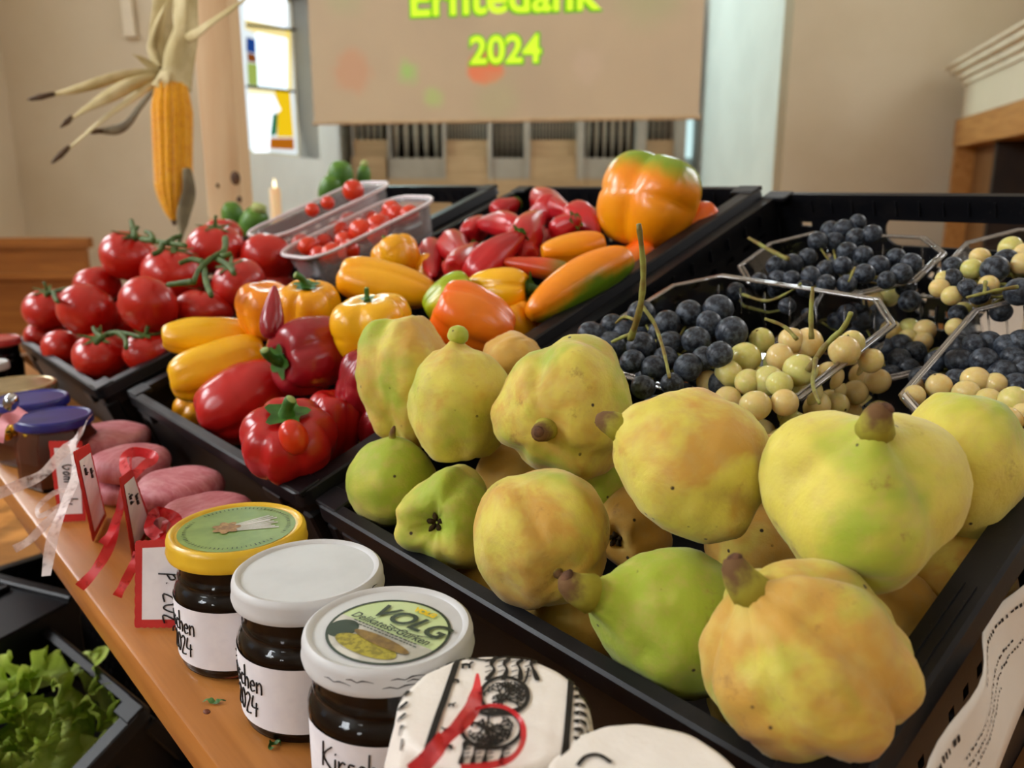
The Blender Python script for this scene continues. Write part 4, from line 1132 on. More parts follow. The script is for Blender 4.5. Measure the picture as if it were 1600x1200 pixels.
M_GDOT = noisy('grape_scar', '5A4426', '3A2C18', 80, .9)
def unit_grape(name, mat):
    me = blob(name, 1, 2.12, nu=20, nv=14, bump=.02, seed=9); fix_normals(me); me.materials.append(mat); return me
ME_D, ME_W = unit_grape('grape', M_GDARK), unit_grape('grape', M_GWHITE)
ME_DOT = MB().lathe([(.0005, 1.07), (.09, 1.065), (.11, 1.04)], 8).mesh('scar', True); ME_DOT.materials.append(M_GDOT)
def bunch(label, dark, grapes, K, w, stems=(), jitter=.006, fill=0, seed=0, scars=False, dz=0.0):
    rr = random.Random(seed)
    pts = []
    for x, y, d, *dw in grapes:
        q, k = K.hit(x, y, w + (dw[0] if dw else 0) + rr.uniform(-jitter, jitter)); pts.append((q, d * k / F / 2))
    cen = sum((q for q, r in pts), Vector()) / len(pts)
    root = empty('grape_bunch', Matrix.Translation(cen), label, 'grapes', 'bunches of grapes')
    allp = list(pts)
    for i in range(fill):                                  # grapes of the same bunch in the layer below
        for t in range(20):
            q, r = rr.choice(pts); c = q - K.n * rr.uniform(.014, .03) + K.u * rr.uniform(-.012, .012) + K.v * rr.uniform(-.004, .016)
            if all((c - a).length > (r + b) * .86 for a, b in allp): allp.append((c, r)); break
    for i, (q, r) in enumerate(allp):
        a = Vector((rr.uniform(-1, 1), rr.uniform(-1, 1), rr.uniform(-.3, 1)))
        m = orient(a, 0, q - cen) @ Matrix.Diagonal((r, r, r, 1))
        gobj = obj('grape', ME_D if dark else ME_W, None, root, m)
        if scars and i % 3 == 0: obj('scar', ME_DOT, None, gobj)
    # rachis: short pedicels joining neighbouring grapes to the middle of the bunch
    m = MB()
    base = cen - K.n * .006
    for q, r in allp[::2]:
        a = q - K.n * r * .4
        m.tube([a - cen, (a + base) / 2 - cen - K.n * .004, base - cen], [.0009, .0011, .0014], 5)
    m.build('rachis', M_GSTEM, root, True)
    for path, rad in stems:
        P = smooth_path([K.hit(x, y, ww)[0] - cen for x, y, ww in path], 5)
        MB().tube(P, [rad * .72 * (1.15 - .4 * j / len(P)) * (1 + .12 * math.sin(j * 1.9)) for j in range(len(P))], 7).build('stem', M_GSTEM, root, True)
    return root
def punnet(label, K, cu, cv, w, lu, lv, dep, rot=0, ch=.03):
    m = K.mat() @ Matrix.Translation((cu, cv, w)) @ Matrix.Rotation(rot, 4, 'Z')
    root = empty('grape_punnet', m, label, 'punnet', 'clear plastic grape punnets')
    def ring(d, z, c):
        a, b = lu / 2 + d, lv / 2 + d
        pts = []
        for (px, py, nx, ny) in ((a - c, b, a, b - c), (a, -b + c, a - c, -b), (-a + c, -b, -a, -b + c), (-a, b - c, -a + c, b)):
            pts += [Vector((px, py, z)), Vector((px + (nx - px) * .5 + (.15 * c if nx * px > 0 and px > 0 else -.15 * c) * 0, py + (ny - py) * .5, z)), Vector((nx, ny, z))]
        return pts
    prof = [(0, -.003, ch), (0, 0, ch), (-.0035, .0005, ch * .96), (-.004, -.003, ch * .96), (-.012, -dep * .55, ch * .85), (-.016, -dep + .004, ch * .8), (-.02, -dep, ch * .75)]
    vs, fs = [], []
    for d, z, c in prof: vs += ring(d, z, c)
    n = 12
    for i in range(len(prof) - 1):
        for j in range(n): fs.append((i * n + j, i * n + (j + 1) % n, (i + 1) * n + (j + 1) % n, (i + 1) * n + j))
    fs.append(tuple(range((len(prof) - 1) * n, len(prof) * n)))
    me = make_mesh('tray', vs, fs, False); fix_normals(me); smooth_by_angle(me, 25)
    obj('tray', me, M_PUNNET, root)
    mm = MB(); rg = ring(-.0005, -.0005, ch); mm.tube(rg + [rg[0]], .0016, 6, False); r2 = ring(-.0036, .0004, ch * .96); mm.tube(r2 + [r2[0]], .0011, 6, False)
    mm.build('rim_edge', M_PUNRIM, root, True)
    rb = MB()
    for i in range(7):
        x = -lu / 2 + .03 + i * (lu - .06) / 6
        for sg in (-1, 1):
            y0, y1 = sg * (lv / 2 - .007), sg * (lv / 2 - .0165)
            rb.tube([(x, y0, -.006), (x, y1, -dep + .004)], .0008, 5)
    rb.build('side_ribs', M_PUNNET, root, True, kind='stuff')
    return root
punnet('front punnet with white and dark grapes', KA, .158, .287, .012, .205, .165, .062, -.10)
punnet('punnet of mixed grapes partly under the front punnet', KA, .212, .392, -.035, .13, .14, .055, 0)
punnet('rear punnet full of dark grapes by the back wall', KA, .145, .468, -.012, .165, .115, .055, .0)
punnet('rear punnet of white and dark grapes at the right', KA, .302, .492, -.012, .135, .12, .055, .05)
punnet('punnet of dark grapes along the right crate wall', KA, .338, .335, -.006, .095, .18, .06, .03)

bunch('bunch of pale white grapes with orange blush in the front punnet', False,
      [(1190, 532, 39), (1164, 559, 48), (1218, 558, 42), (1263, 535, 45), (1319, 548, 48), (1250, 579, 52), (1200, 595, 48), (1138, 585, 45), (1107, 598, 38), (1137, 626, 44), (1180, 634, 48), (1226, 629, 43), (1169, 597, 42), (1296, 587, 44, -.012), (1273, 632, 48, -.026), (1237, 532, 40), (1189, 676, 42, -.03), (1241, 664, 44, -.03), (1306, 632, 40, -.04), (1335, 613, 40, -.04), (1351, 584, 38, -.04), (1332, 535, 38), (1218, 600, 40), (1160, 660, 42, -.02), (1262, 612, 44, -.012), (1300, 608, 42, -.03), (1330, 570, 40, -.02), (1240, 604, 42, -.012), (1120, 560, 34)],
      KA, .016, [([(1262, 580, .02), (1290, 540, .034), (1318, 512, .045), (1330, 488, .055)], .0026), ([(1268, 530, .03), (1267, 490, .045), (1270, 448, .06)], .0022), ([(1245, 530, .03), (1225, 510, .035), (1195, 498, .04)], .0018), ([(1275, 560, .03), (1270, 600, .03), (1280, 630, .03)], .0018)], .004, 18, 1, True)
bunch('bunch of dark grapes with a tall upright stem', True,
      [(1002, 490, 42), (1002, 541, 46), (955, 541, 46), (937, 528, 44), (922, 522, 40), (956, 507, 34), (1042, 506, 42), (1047, 538, 42), (1077, 490, 43), (1122, 483, 46), (1088, 532, 44), (1143, 520, 50), (1075, 574, 44), (1021, 576, 42), (1124, 554, 42), (988, 565, 38), (1005, 605, 38), (1108, 506, 40), (1040, 560, 38), (1050, 600, 36), (975, 520, 40), (1030, 520, 36), (1100, 560, 38)],
      KA, .030, [([(985, 530, .05), (1000, 480, .075), (1005, 420, .10), (998, 350, .13)], .0030), ([(1003, 478, .07), (1022, 505, .062), (1036, 545, .055), (1046, 590, .05)], .0018), ([(990, 520, .055), (970, 528, .05), (955, 535, .048)], .0018), ([(992, 500, .06), (975, 495, .055), (962, 505, .05)], .0016)], .005, 16, 2)
bunch('bunch of dark grapes heaped in the rear punnet by the back wall', True,
      [(1297, 361, 30), (1318, 358, 30), (1338, 372, 31), (1362, 366, 30), (1278, 377, 30), (1305, 377, 29), (1239, 412, 31), (1212, 415, 30), (1215, 437, 30), (1237, 437, 29), (1267, 431, 30), (1291, 421, 30), (1323, 393, 30), (1348, 399, 30), (1350, 428, 32), (1373, 415, 32), (1323, 444, 30), (1291, 444, 30), (1408, 428, 34), (1424, 412, 32), (1186, 440, 28), (1262, 402, 28), (1316, 415, 29), (1385, 438, 28), (1258, 450, 28), (1400, 402, 28), (1340, 348, 26)],
      KA, .0, [([(1232, 405, .012), (1205, 392, .016), (1170, 372, .02)], .0026), ([(1330, 430, .012), (1336, 418, .016), (1326, 440, .012)], .0014)], .004, 14, 3)
bunch('few loose dark grapes behind the front punnet', True, [(1150, 456, 30), (1128, 478, 30), (1230, 478, 26)], KA, -.004, [([(1160, 460, 0), (1200, 470, .0), (1240, 452, .01), (1252, 442, .014)], .0016)], .002, 0, 4)
bunch('dark grapes in the rear right punnet', True, [(1489, 418, 33), (1487, 436, 32), (1511, 450, 30), (1554, 421, 42), (1572, 407, 36), (1592, 456, 44), (1530, 460, 32), (1630, 420, 40), (1662, 436, 42), (1640, 455, 42), (1690, 420, 40), (1712, 440, 42), (1680, 462, 42), (1660, 404, 38)], KA, .0, [([(1590, 448, .012), (1550, 455, .014), (1510, 465, .01)], .0018), ([(1540, 440, .014), (1538, 460, .01)], .0018)], .003, 4, 5)
bunch('white grapes in the rear right punnet', False, [(1531, 402, 30), (1519, 420, 32), (1468, 450, 30), (1579, 388, 36), (1487, 462, 30), (1597, 412, 34), (1545, 445, 30), (1600, 395, 30), (1622, 398, 36), (1645, 432, 38), (1700, 402, 38), (1475, 436, 26)], KA, .0, (), .003, 4, 6)
bunch('white grapes in the punnet behind the front one', False, [(1392, 516, 32), (1421, 513, 32), (1445, 516, 34), (1418, 530, 30), (1443, 533, 28)], KA, -.045, (), .003, 3, 7)
bunch('dark grapes in the punnet behind the front one', True, [(1408, 540, 36), (1405, 562, 36), (1392, 588, 36), (1430, 550, 34), (1383, 546, 34), (1380, 505, 34), (1350, 500, 34), (1310, 500, 34), (1270, 490, 32), (1420, 575, 32)], KA, -.045, (), .003, 5, 8)
bunch('dark grapes in the punnet along the right crate wall', True, [(1495, 548, 38), (1465, 566, 38), (1502, 565, 42), (1537, 563, 40), (1567, 585, 46), (1573, 542, 40), (1597, 535, 40), (1583, 561, 40), (1494, 595, 38), (1588, 604, 44), (1600, 577, 44), (1640, 560, 44), (1630, 598, 46), (1668, 585, 46), (1625, 528, 42), (1660, 540, 44), (1650, 630, 46), (1440, 590, 36), (1545, 535, 36), (1520, 540, 36)], KA, -.02, (), .004, 8, 9)
bunch('white grapes in the punnet along the right crate wall', False, [(1467, 604, 40), (1524, 594, 42), (1509, 614, 40), (1544, 626, 40), (1584, 626, 46), (1428, 618, 34), (1572, 658, 46), (1592, 692, 46), (1600, 650, 40), (1625, 660, 46), (1640, 690, 48), (1610, 720, 46), (1655, 660, 46), (1555, 600, 36)], KA, -.012, (), .003, 5, 10, True)

# ================================================================= jars on the shelf
M_GLASS = clear_plastic('jar_glass', 'F4F6F4', 0, .02, 0, 1.36)
M_JAM = noisy('dark_cherry_jam', '0C0404', '140706', 40, .3, .1)
M_JAM2 = noisy('brown_jelly', '5A2418', '6E3020', 30, .3, .5)
g = G('white_lid_enamel'); v = g.coord()
g.pbr(g.mix(g.ramp(g.noise(v, 30, 4), .4, .7), lin('CACACA'), lin('C2C2C2')), .45, .4, g.bump(g.noise(v, 70), .04, .001))
M_WLID = g.m
M_YLID = noisy('yellow_lid_enamel', 'E3B92E', 'D8AC26', 40, .3, .5)
M_BLID = noisy('blue_lid_enamel', '27277C', '1F1F68', 40, .35, .5)
M_GOLDLID = noisy('gold_lid', 'C8B48A', 'A89468', 40, .25, .5, Metallic=.8)
M_REDLID = noisy('red_lid_enamel', 'B83A34', 'A42E2C', 40, .35, .5)
M_LABEL = noisy('white_jar_label', 'F0EEF2', 'E6E4EA', 60, .75, .2, .1, 300)
M_GREENPRINT = noisy('print_light_green', 'C3D29A', 'B4C688', 40, .4)
M_GREENMID = noisy('print_mid_green', '7F964A', '6E8840', 60, .4)
M_DKGREEN = noisy('print_dark_green', '23331F', '1C2A1A', 60, .5)
M_YPRINT = noisy('print_yellow', 'E6C814', 'DDBB10', 60, .4)
M_PICKLE = noisy('print_pickle', 'A79A2E', '7E7424', 400, .5, .3, lo=.42, hi=.6)
M_PICKLE2 = noisy('print_pickle_brown', '8A6E34', '6E5428', 300, .5, .3)
M_GREYPRINT = noisy('print_grey', 'CFCBC0', 'A8A496', 60, .5)
M_BROWNPRINT = noisy('print_brown', '7A5630', 'A8804A', 300, .5)
GLY = {'K': (.5, [[(0, 0), (.02, 1)], [(.45, .95), (.05, .45), (.5, 0)]]), 'i': (.2, [[(.1, .5), (.1, 0)], [(.1, .7), (.12, .74)]]),
 'r': (.36, [[(.05, .5), (.08, 0)], [(.08, .3), (.2, .5), (.32, .45)]]), 's': (.36, [[(.3, .48), (.12, .5), (.08, .36), (.28, .2), (.22, .02), (.03, .04)]]),
 'c': (.36, [[(.32, .45), (.15, .5), (.05, .25), (.15, 0), (.33, .06)]]), 'h': (.38, [[(.05, 1), (.06, 0)], [(.06, .3), (.2, .5), (.3, .38), (.3, 0)]]),
 'e': (.38, [[(.06, .26), (.32, .3), (.22, .5), (.06, .3), (.14, 0), (.34, .08)]]), 'n': (.4, [[(.05, .5), (.07, 0)], [(.07, .32), (.2, .5), (.3, .4), (.32, 0)]]),
 '2': (.46, [[(.05, .8), (.2, 1), (.36, .8), (.05, 0), (.42, .03)]]), '4': (.48, [[(.12, 1), (.03, .45), (.42, .45)], [(.33, .7), (.3, 0)]]),
 '0': (.44, [[(.2, 1), (.04, .6), (.08, .1), (.24, 0), (.38, .4), (.34, .9), (.2, 1)]]), 'p': (.4, [[(.05, .5), (.04, -.4)], [(.05, .35), (.25, .5), (.32, .25), (.05, .05)]]),
 '.': (.2, [[(.08, .02), (.1, .05)]]), 'G': (.55, [[(.42, .85), (.2, 1), (.03, .5), (.2, 0), (.42, .2), (.42, .45), (.28, .45)]]), 'o': (.4, [[(.18, .5), (.05, .25), (.16, 0), (.32, .22), (.2, .5)]]),
 'm': (.6, [[(.05, .5), (.06, 0)], [(.06, .35), (.2, .5), (.26, 0)], [(.27, .35), (.42, .5), (.48, 0)]]), 'l': (.2, [[(.08, 1), (.1, 0)]]), 'y': (.4, [[(.04, .5), (.18, .05)], [(.34, .5), (.12, -.4)]]), ' ': (.3, [])}
def write(m, text, fn, x0, y0, size, rad, slant=.08):
    x = x0
    for ch in text:
        wd, strokes = GLY[ch]
        for st in strokes:
            P = [Vector((x + (a + slant * b) * size, y0 + b * size, 0)) for a, b in st]
            P = smooth_path(P, 4) if len(P) > 2 else P
            m.tube([fn(q.x, q.y) for q in P], rad, 5)
        x += wd * size * 1.05
    return x
JH = .079
def jar_frame(x, y, ztop):
    p = onz(x, y, ztop); d = Vector((p.x - CAM.x, p.y - CAM.y, 0)).normalized()
    return basis((d.y, -d.x, 0), d, (0, 0, 1), (p.x, p.y, SHELF)), p
def jar_body(root, R, H, jam, shape='round', label=None):
    if shape == 'round':
        prof = [(R * .86, .0004), (R * .93, .002), (R * .96, .006), (R * .965, H * .55), (R * .959, H * .58), (R * .942, H * .605), (R * .917, H * .626), (R * .888, H * .640), (R * .874, H * .652), (R * .872, H * .662), (R * .888, H * .674), (R * .898, H * .690), (R * .890, H * .706), (R * .875, H * .717), (R * .868, H * .73), (R * .868, H * .87)]
        seg = 48
    else:
        prof = [(R * .95, .0004), (R * 1.04, .004), (R * 1.04, H * .66), (R * .9, H * .78), (R * .88, H * .87)]; seg = 6
    me = MB().lathe(prof, seg).mesh('glass'); smooth_by_angle(me, 40); obj('glass', me, M_GLASS, root)
    me = MB().lathe([(max(r - .0022, .001), min(max(z, .0035), H * .84)) for r, z in prof], seg).mesh('jam'); smooth_by_angle(me, 40); obj('jam', me, jam, root)
def jar_lid(root, R, H, mat, th=.0125):
    z0 = H - th
    prof = [(R * .955, z0), (R * .985, z0 + .0006), (R * 1.0, z0 + .003), (R * .985, z0 + .0045), (R * .985, z0 + th * .72), (R * .97, z0 + th * .9), (R * .93, z0 + th), (R * .885, z0 + th * .97), (R * .86, z0 + th * .88), (R * .82, z0 + th * .88)]
    me = MB().lathe(prof, 64).mesh('lid'); smooth_by_angle(me, 40)
    return obj('lid', me, mat, root), z0 + th * .88
def jar_label(root, R, z0, z1, t0, t1, text=None, rows=None):
    n = 24; Rl = R * .965 + .0005
    f = lambda th, z: Vector((Rl * math.sin(th), -Rl * math.cos(th), z))
    L = [f(t0 + (t1 - t0) * i / n, z1) for i in range(n + 1)]; Rr = [f(t0 + (t1 - t0) * i / n, z0) for i in range(n + 1)]
    lb = MB().strip(L, Rr).build('paper_label', M_LABEL, root, True)
    m = MB(); Ri = Rl + .0003
    fn = lambda x, z: Vector((Ri * math.sin(x / Rl), -Ri * math.cos(x / Rl), z))
    for (tx, th, z, sz) in rows or (): write(m, tx, fn, th * Rl, z, sz, .00042)
    if m.v: m.build('handwriting', M_INK, lb, True, kind='stuff')
def flat_on(m, poly, z): m.add([Vector((x, y, z)) for x, y in poly], [tuple(range(len(poly)))]); return m
def ell(cx, cy, rx, ry, n=40, a0=0, a1=2 * pi, rot=0):
    out = []
    for i in range(n):
        a = a0 + (a1 - a0) * i / (n if abs(a1 - a0 - 2 * pi) < 1e-6 else n - 1); x, y = rx * math.cos(a), ry * math.sin(a)
        out.append((cx + x * math.cos(rot) - y * math.sin(rot), cy + x * math.sin(rot) + y * math.cos(rot)))
    return out
def ring_on(m, cx, cy, rx, ry, wd, z, n=48):
    o, i = ell(cx, cy, rx, ry, n), ell(cx, cy, rx - wd, ry - wd, n)
    m.strip([Vector((*p, z)) for p in i + i[:1]], [Vector((*p, z)) for p in o + o[:1]]); return m
ZT = SHELF + JH
RJ = .0392
rad_ = math.radians
# jar with the yellow lid
mw, p = jar_frame(371, 829, ZT - .003)
j1 = empty('jam_jar', mw, 'cherry jam jar with a yellow lid and green asparagus print', 'jar', 'cherry jam jars')
jar_body(j1, RJ, JH, M_JAM); lid, zl = jar_lid(j1, RJ * 1.02, JH, M_YLID)
flat_on(MB(), ell(0, 0, RJ * .845, RJ * .845, 48), zl + .0003).build('green_print', M_GREENMID, lid)
m = MB(); rnd = random.Random(8)
for i in range(74):                                     # ring of tiny lettering
    a = 2 * pi * i / 74
    if .36 < (a / (2 * pi)) % .5 < .40: continue
    r0, r1 = RJ * .72, RJ * (.765 + .02 * rnd.random()); da = .02 * (.5 + rnd.random())
    m.add([Vector((r * math.cos(b), r * math.sin(b), zl + .0006)) for r, b in ((r0, a), (r0, a + da), (r1, a + da), (r1, a))], [(0, 1, 2, 3)])
m.build('lettering_ring', M_DKGREEN, lid, kind='stuff')
m = MB()
for i in range(9):                                       # printed asparagus spears
    y0 = -.012 + i * .0024; m.strip([Vector((-.004 + .002 * rnd.random(), y0 * .4, zl + .0006 + i * 1e-5)), Vector((.023 - .002 * (i % 3), y0 + .004, zl + .0006 + i * 1e-5))], [Vector((-.004, y0 * .4 + .001, zl + .0006 + i * 1e-5)), Vector((.023 - .002 * (i % 3), y0 + .0056, zl + .0006 + i * 1e-5))])
m.build('spear_print', M_GREYPRINT, lid, kind='stuff')
m = MB()
for i in range(7): flat_on(m, ell(-.006 + .004 * math.cos(i * .9), .001 + .0045 * math.sin(i * .9), .0045, .0026, 10, rot=i * .9), zl + .0008 + i * 1e-5)
m.build('bundle_print', M_BROWNPRINT, lid, kind='stuff')
jar_label(j1, RJ, .008, .0435, rad_(-125), rad_(2), rows=[('Kirschen', rad_(-101), .0275, .0124), ('2024', rad_(-82), .0135, .0115)])
# jar with the plain white lid
mw, p = jar_frame(482, 896, ZT - .003)
j2 = empty('jam_jar', mw, 'cherry jam jar with a plain white lid', 'jar', 'cherry jam jars')
jar_body(j2, RJ, JH, M_JAM); lid, zl = jar_lid(j2, RJ, JH, M_WLID)
jar_label(j2, RJ, .008, .0435, rad_(-122), rad_(5), rows=[('Kirschen', rad_(-98), .0275, .0124), ('2024', rad_(-80), .0135, .0115)])
def scratches(lid, R, z, lst):
    m = MB()
    for a0, a1, dz in lst:
        P = [Vector((R * math.sin(rad_(a0 + (a1 - a0) * i / 5)), -R * math.cos(rad_(a0 + (a1 - a0) * i / 5)), z + dz + .0006 * math.sin(i * 2.3))) for i in range(6)]
        m.tube(P, [.0001, .0003, .0002, .00035, .0002, .0001], 4)
    m.build('scratches', M_INK, lid, True, kind='stuff')
scratches(lid, RJ * .986, JH - .0065, [(5, 25, 0), (20, 38, .002), (45, 60, .003)])
# jar with the gherkin lid
mw, p = jar_frame(607, 984, ZT - .003)
j3 = empty('jam_jar', mw, 'cherry jam jar with a reused gherkin lid, printed label on top', 'jar', 'cherry jam jars')
jar_body(j3, RJ, JH, M_JAM); lid, zl = jar_lid(j3, RJ, JH, M_WLID)
scratches(lid, RJ * .986, JH - .0065, [(-45, -25, 0), (-28, -10, .002), (-5, 18, -.001), (10, 30, .001), (0, 22, .0025), (28, 45, .002), (35, 55, .0)])
jar_label(j3, RJ, .004, .0435, rad_(-72), rad_(48), rows=[('Kirschen', rad_(-52), .0275, .0124), ('2024', rad_(-28), .011, .0115)])
inv = mw.inverted(); ta, tb = inv @ onz(590, 944, ZT), inv @ onz(697, 985, ZT)
an = math.atan2(tb.y - ta.y, tb.x - ta.x)
pc_ = inv @ onz(607, 981, ZT)
PR = Matrix.Translation((pc_.x, pc_.y, zl)) @ Matrix.Rotation(an, 4, 'Z') @ Matrix.Diagonal((1.1, 1.12, 1, 1))
def lidpart(name, m, mat, **kw): return obj(name, m.mesh(name), mat, lid, PR, **kw)
lidpart('oval_print', flat_on(MB(), ell(0, 0, .0255, .0235, 48), .0003), M_GREENPRINT)
lidpart('oval_outline', ring_on(MB(), 0, 0, .0262, .0242, .0012, .0005), M_DKGREEN)
lowp = [(x, y) for x, y in ell(0, 0, .0250, .0230, 60) if y < -.004] 
lidpart('pale_band', flat_on(MB(), [(x, y) for x, y in ell(0, 0, .0250, .0230, 60, pi * 1.02, pi * 1.98)], .00045), M_GREYPRINT)
lidpart('dark_corner', flat_on(MB(), ell(-.0165, -.0095, .0065, .0068, 20), .0006), M_DKGREEN)
lidpart('pickle_print', flat_on(MB(), ell(.001, -.0142, .0155, .0055, 30, rot=.02), .0008), M_PICKLE)
lidpart('pickle_print', flat_on(MB(), ell(.004, -.0085, .0150, .0030, 30, rot=-.04), .0010), M_PICKLE2)
def lidtext(s, size, x, y, shear, mat, off=0, zz=.0011, sp=1.0, sx=1.0):
    me = text_mesh(s, size, shear, off, sp)
    for q in me.vertices: q.co.x = q.co.x * sx + x; q.co.y += y; q.co.z = zz
    obj('lettering', me, mat, lid, PR)
lidtext('VOLG', .0135, .003, .0050, .25, M_DKGREEN, .0003, sx=1.05)
lidtext('Delikatess-Gurken', .0060, .0, -.0010, .2, M_DKGREEN, .00008, sx=.92)
lidtext('VOLG', .0042, .004, .0168, 0, M_YPRINT, .0003, sx=1.0)
m = MB()
for r_ in range(2):
    x = -.017
    while x < .017: w = rnd.uniform(.0006, .002); flat_on(m, [(x, -.0028 - r_ * .0016), (x + w, -.0028 - r_ * .0016), (x + w, -.0021 - r_ * .0016), (x, -.0021 - r_ * .0016)], .0011); x += w + .0005
lidpart('small_print', m, M_DKGREEN, kind='stuff')
lidpart('swoosh', MB().strip([Vector((-.002 + i * .0024, .0032 - .0007 * i + .0001 * i * i, .0012)) for i in range(10)], [Vector((-.002 + i * .0024, .0026 - .0007 * i + .0001 * i * i, .0012)) for i in range(10)]), M_DKGREEN)

# ---------------------------------------------------------------- jars under printed paper covers
g = G('white_cover_paper'); v = g.coord()
g.pbr(g.mix(g.noise(v, 60), lin('EFE9E1'), lin('E4DCD2')), .6, .3, g.bump(g.noise(v, 110, 4, .7), .5, .0012))
M_COVER = g.m
g = G('sheer_red_ribbon'); v = g.coord()
df = g.new('ShaderNodeBsdfPrincipled', Roughness=.35); g.set(df, 'Base Color', g.mix(g.noise(v, 200), lin('C4161E'), lin('D82A30')))
tr = g.new('ShaderNodeBsdfTransparent', Color=lin('F07070')); mx = g.new('ShaderNodeMixShader'); g.set(mx, '0', g.math('MULTIPLY', g.ramp(g.noise(v, 160, 2), .2, .5), .8))
g.t.links.new(tr.outputs[0], mx.inputs[1]); g.t.links.new(df.outputs[0], mx.inputs[2]); g.surf(mx.outputs[0]); M_RED = g.m
g = G('sheer_white_ribbon'); v = g.coord()
df = g.new('ShaderNodeBsdfPrincipled', Roughness=.4); g.set(df, 'Base Color', g.mix(g.noise(v, 200), lin('EEE2DE'), lin('E0CFCB')))
tr = g.new('ShaderNodeBsdfTransparent', Color=lin('F4E8E6')); mx = g.new('ShaderNodeMixShader'); g.set(mx, '0', g.math('MULTIPLY', g.ramp(g.noise(v, 160, 2), .1, .6), .7))
g.t.links.new(tr.outputs[0], mx.inputs[1]); g.t.links.new(df.outputs[0], mx.inputs[2]); g.surf(mx.outputs[0]); M_WRIB = g.m
def ribbon_mesh(P, wd, side=None, curl=0.0):
    P = smooth_path(P, 7); L, R = [], []
    for i, p_ in enumerate(P):
        t = (P[min(i + 1, len(P) - 1)] - P[max(i - 1, 0)]).normalized()
        s = side.normalized() if side is not None else t.cross(CT).normalized()
        s = (s - t * s.dot(t)).normalized()
        nn = t.cross(s)
        a = curl * math.sin(i * .5)
        s = s * math.cos(a) + nn * math.sin(a)
        w = wd(i / (len(P) - 1)) if callable(wd) else wd
        L.append(p_ - s * w / 2); R.append(p_ + s * w / 2)
    return MB().strip(L, R)
def cover_jar(label, x, y, Rc, detail):
    ztop = ZT - .002
    mw, p = jar_frame(x, y, ztop)
    root = empty('covered_jar', mw, label, 'jar', 'jars under printed paper covers')
    jar_body(root, Rc, JH, M_JAM); jar_lid(root, Rc, JH - .0012, M_WLID)
    inv = mw.inverted(); Hc = JH
    def drape(u, v, lift=0.0):
        r = math.hypot(u, v); a = math.atan2(v, u); R0 = Rc * 1.005
        wr = .0004 * noise.noise(Vector((u * 90, v * 90, 3.1)))
        if r <= R0: return Vector((u, v, Hc + wr + lift))
        d = r - R0; bendr = .004
        rr = R0 + bendr * (1 - math.exp(-d / bendr)) * .6; z = Hc - max(0, d - .0025 * (1 - math.exp(-d / .0025)))
        fl = min(1, d / .015); pl = .0022 * fl * math.sin(a * 13 + 2 * math.sin(a * 3))
        rr += pl + .25 * max(0, d - .014) + lift
        return Vector((rr * math.cos(a), rr * math.sin(a), z + wr + lift * .5))
    nr, na = 26, 96; Rm = Rc + .026
    vs, fs = [Vector((0, 0, Hc))], []
    for i in range(1, nr + 1):
        for j in range(na):
            a = 2 * pi * j / na; r = Rm * i / nr * (1 + (.12 * abs(math.cos(2 * a)) if i > nr * .6 else 0) * (i - nr * .6) / (nr * .4)); vs.append(drape(r * math.cos(a), r * math.sin(a)))
    for j in range(na): fs.append((0, 1 + j, 1 + (j + 1) % na))
    for i in range(nr - 1):
        for j in range(na): fs.append((1 + i * na + j, 1 + (i + 1) * na + j, 1 + (i + 1) * na + (j + 1) % na, 1 + i * na + (j + 1) % na))
    cov = obj('paper_cover', make_mesh('cover', vs, fs), M_COVER, root)
    sm = cov.modifiers.new('thickness', 'SOLIDIFY'); sm.thickness = .0004; sm.offset = -1
    def loc(px, py): q = inv @ onz(px, py, ztop); return q.x, q.y
    def stroke(m, pts, wd, n=5, lift=.0007):
        P = [Vector((*loc(*q), 0)) for q in pts]; P = smooth_path(P, n) if len(P) > 2 else [P[0].lerp(P[1], i / 8) for i in range(9)]
        L, R = [], []
        for i, q in enumerate(P):
            t = (P[min(i + 1, len(P) - 1)] - P[max(i - 1, 0)])
            if t.length < 1e-9: continue
            t.normalize(); s = Vector((-t.y, t.x, 0)); w = wd(i / (len(P) - 1)) if callable(wd) else wd
            L.append(drape((q - s * w / 2).x, (q - s * w / 2).y, lift)); R.append(drape((q + s * w / 2).x, (q + s * w / 2).y, lift))
        m.strip(R, L)
    return root, cov, stroke, loc, drape
M_CUT = noisy('black_papercut_print', '16120F', '201B17', 200, .6, .25)
c4, cov, stroke, loc, drape = cover_jar('jar under white paper with black papercut print and red ribbon', 770, 1113, .0345, True)
m = MB(); stroke(m, [(718, 1030), (700, 1085), (684, 1130), (660, 1205)], .0026); m.build('border_line', M_CUT, cov)
m = MB(); stroke(m, [(893, 1060), (890, 1100), (886, 1150), (880, 1210)], .0024); m.build('border_line', M_CUT, cov)
def pell(cx, cy, rx, ry, n=26, a0=0, a1=2 * pi): return [(cx + rx * math.cos(a0 + (a1 - a0) * i / (n - 1)), cy + ry * math.sin(a0 + (a1 - a0) * i / (n - 1))) for i in range(n)]
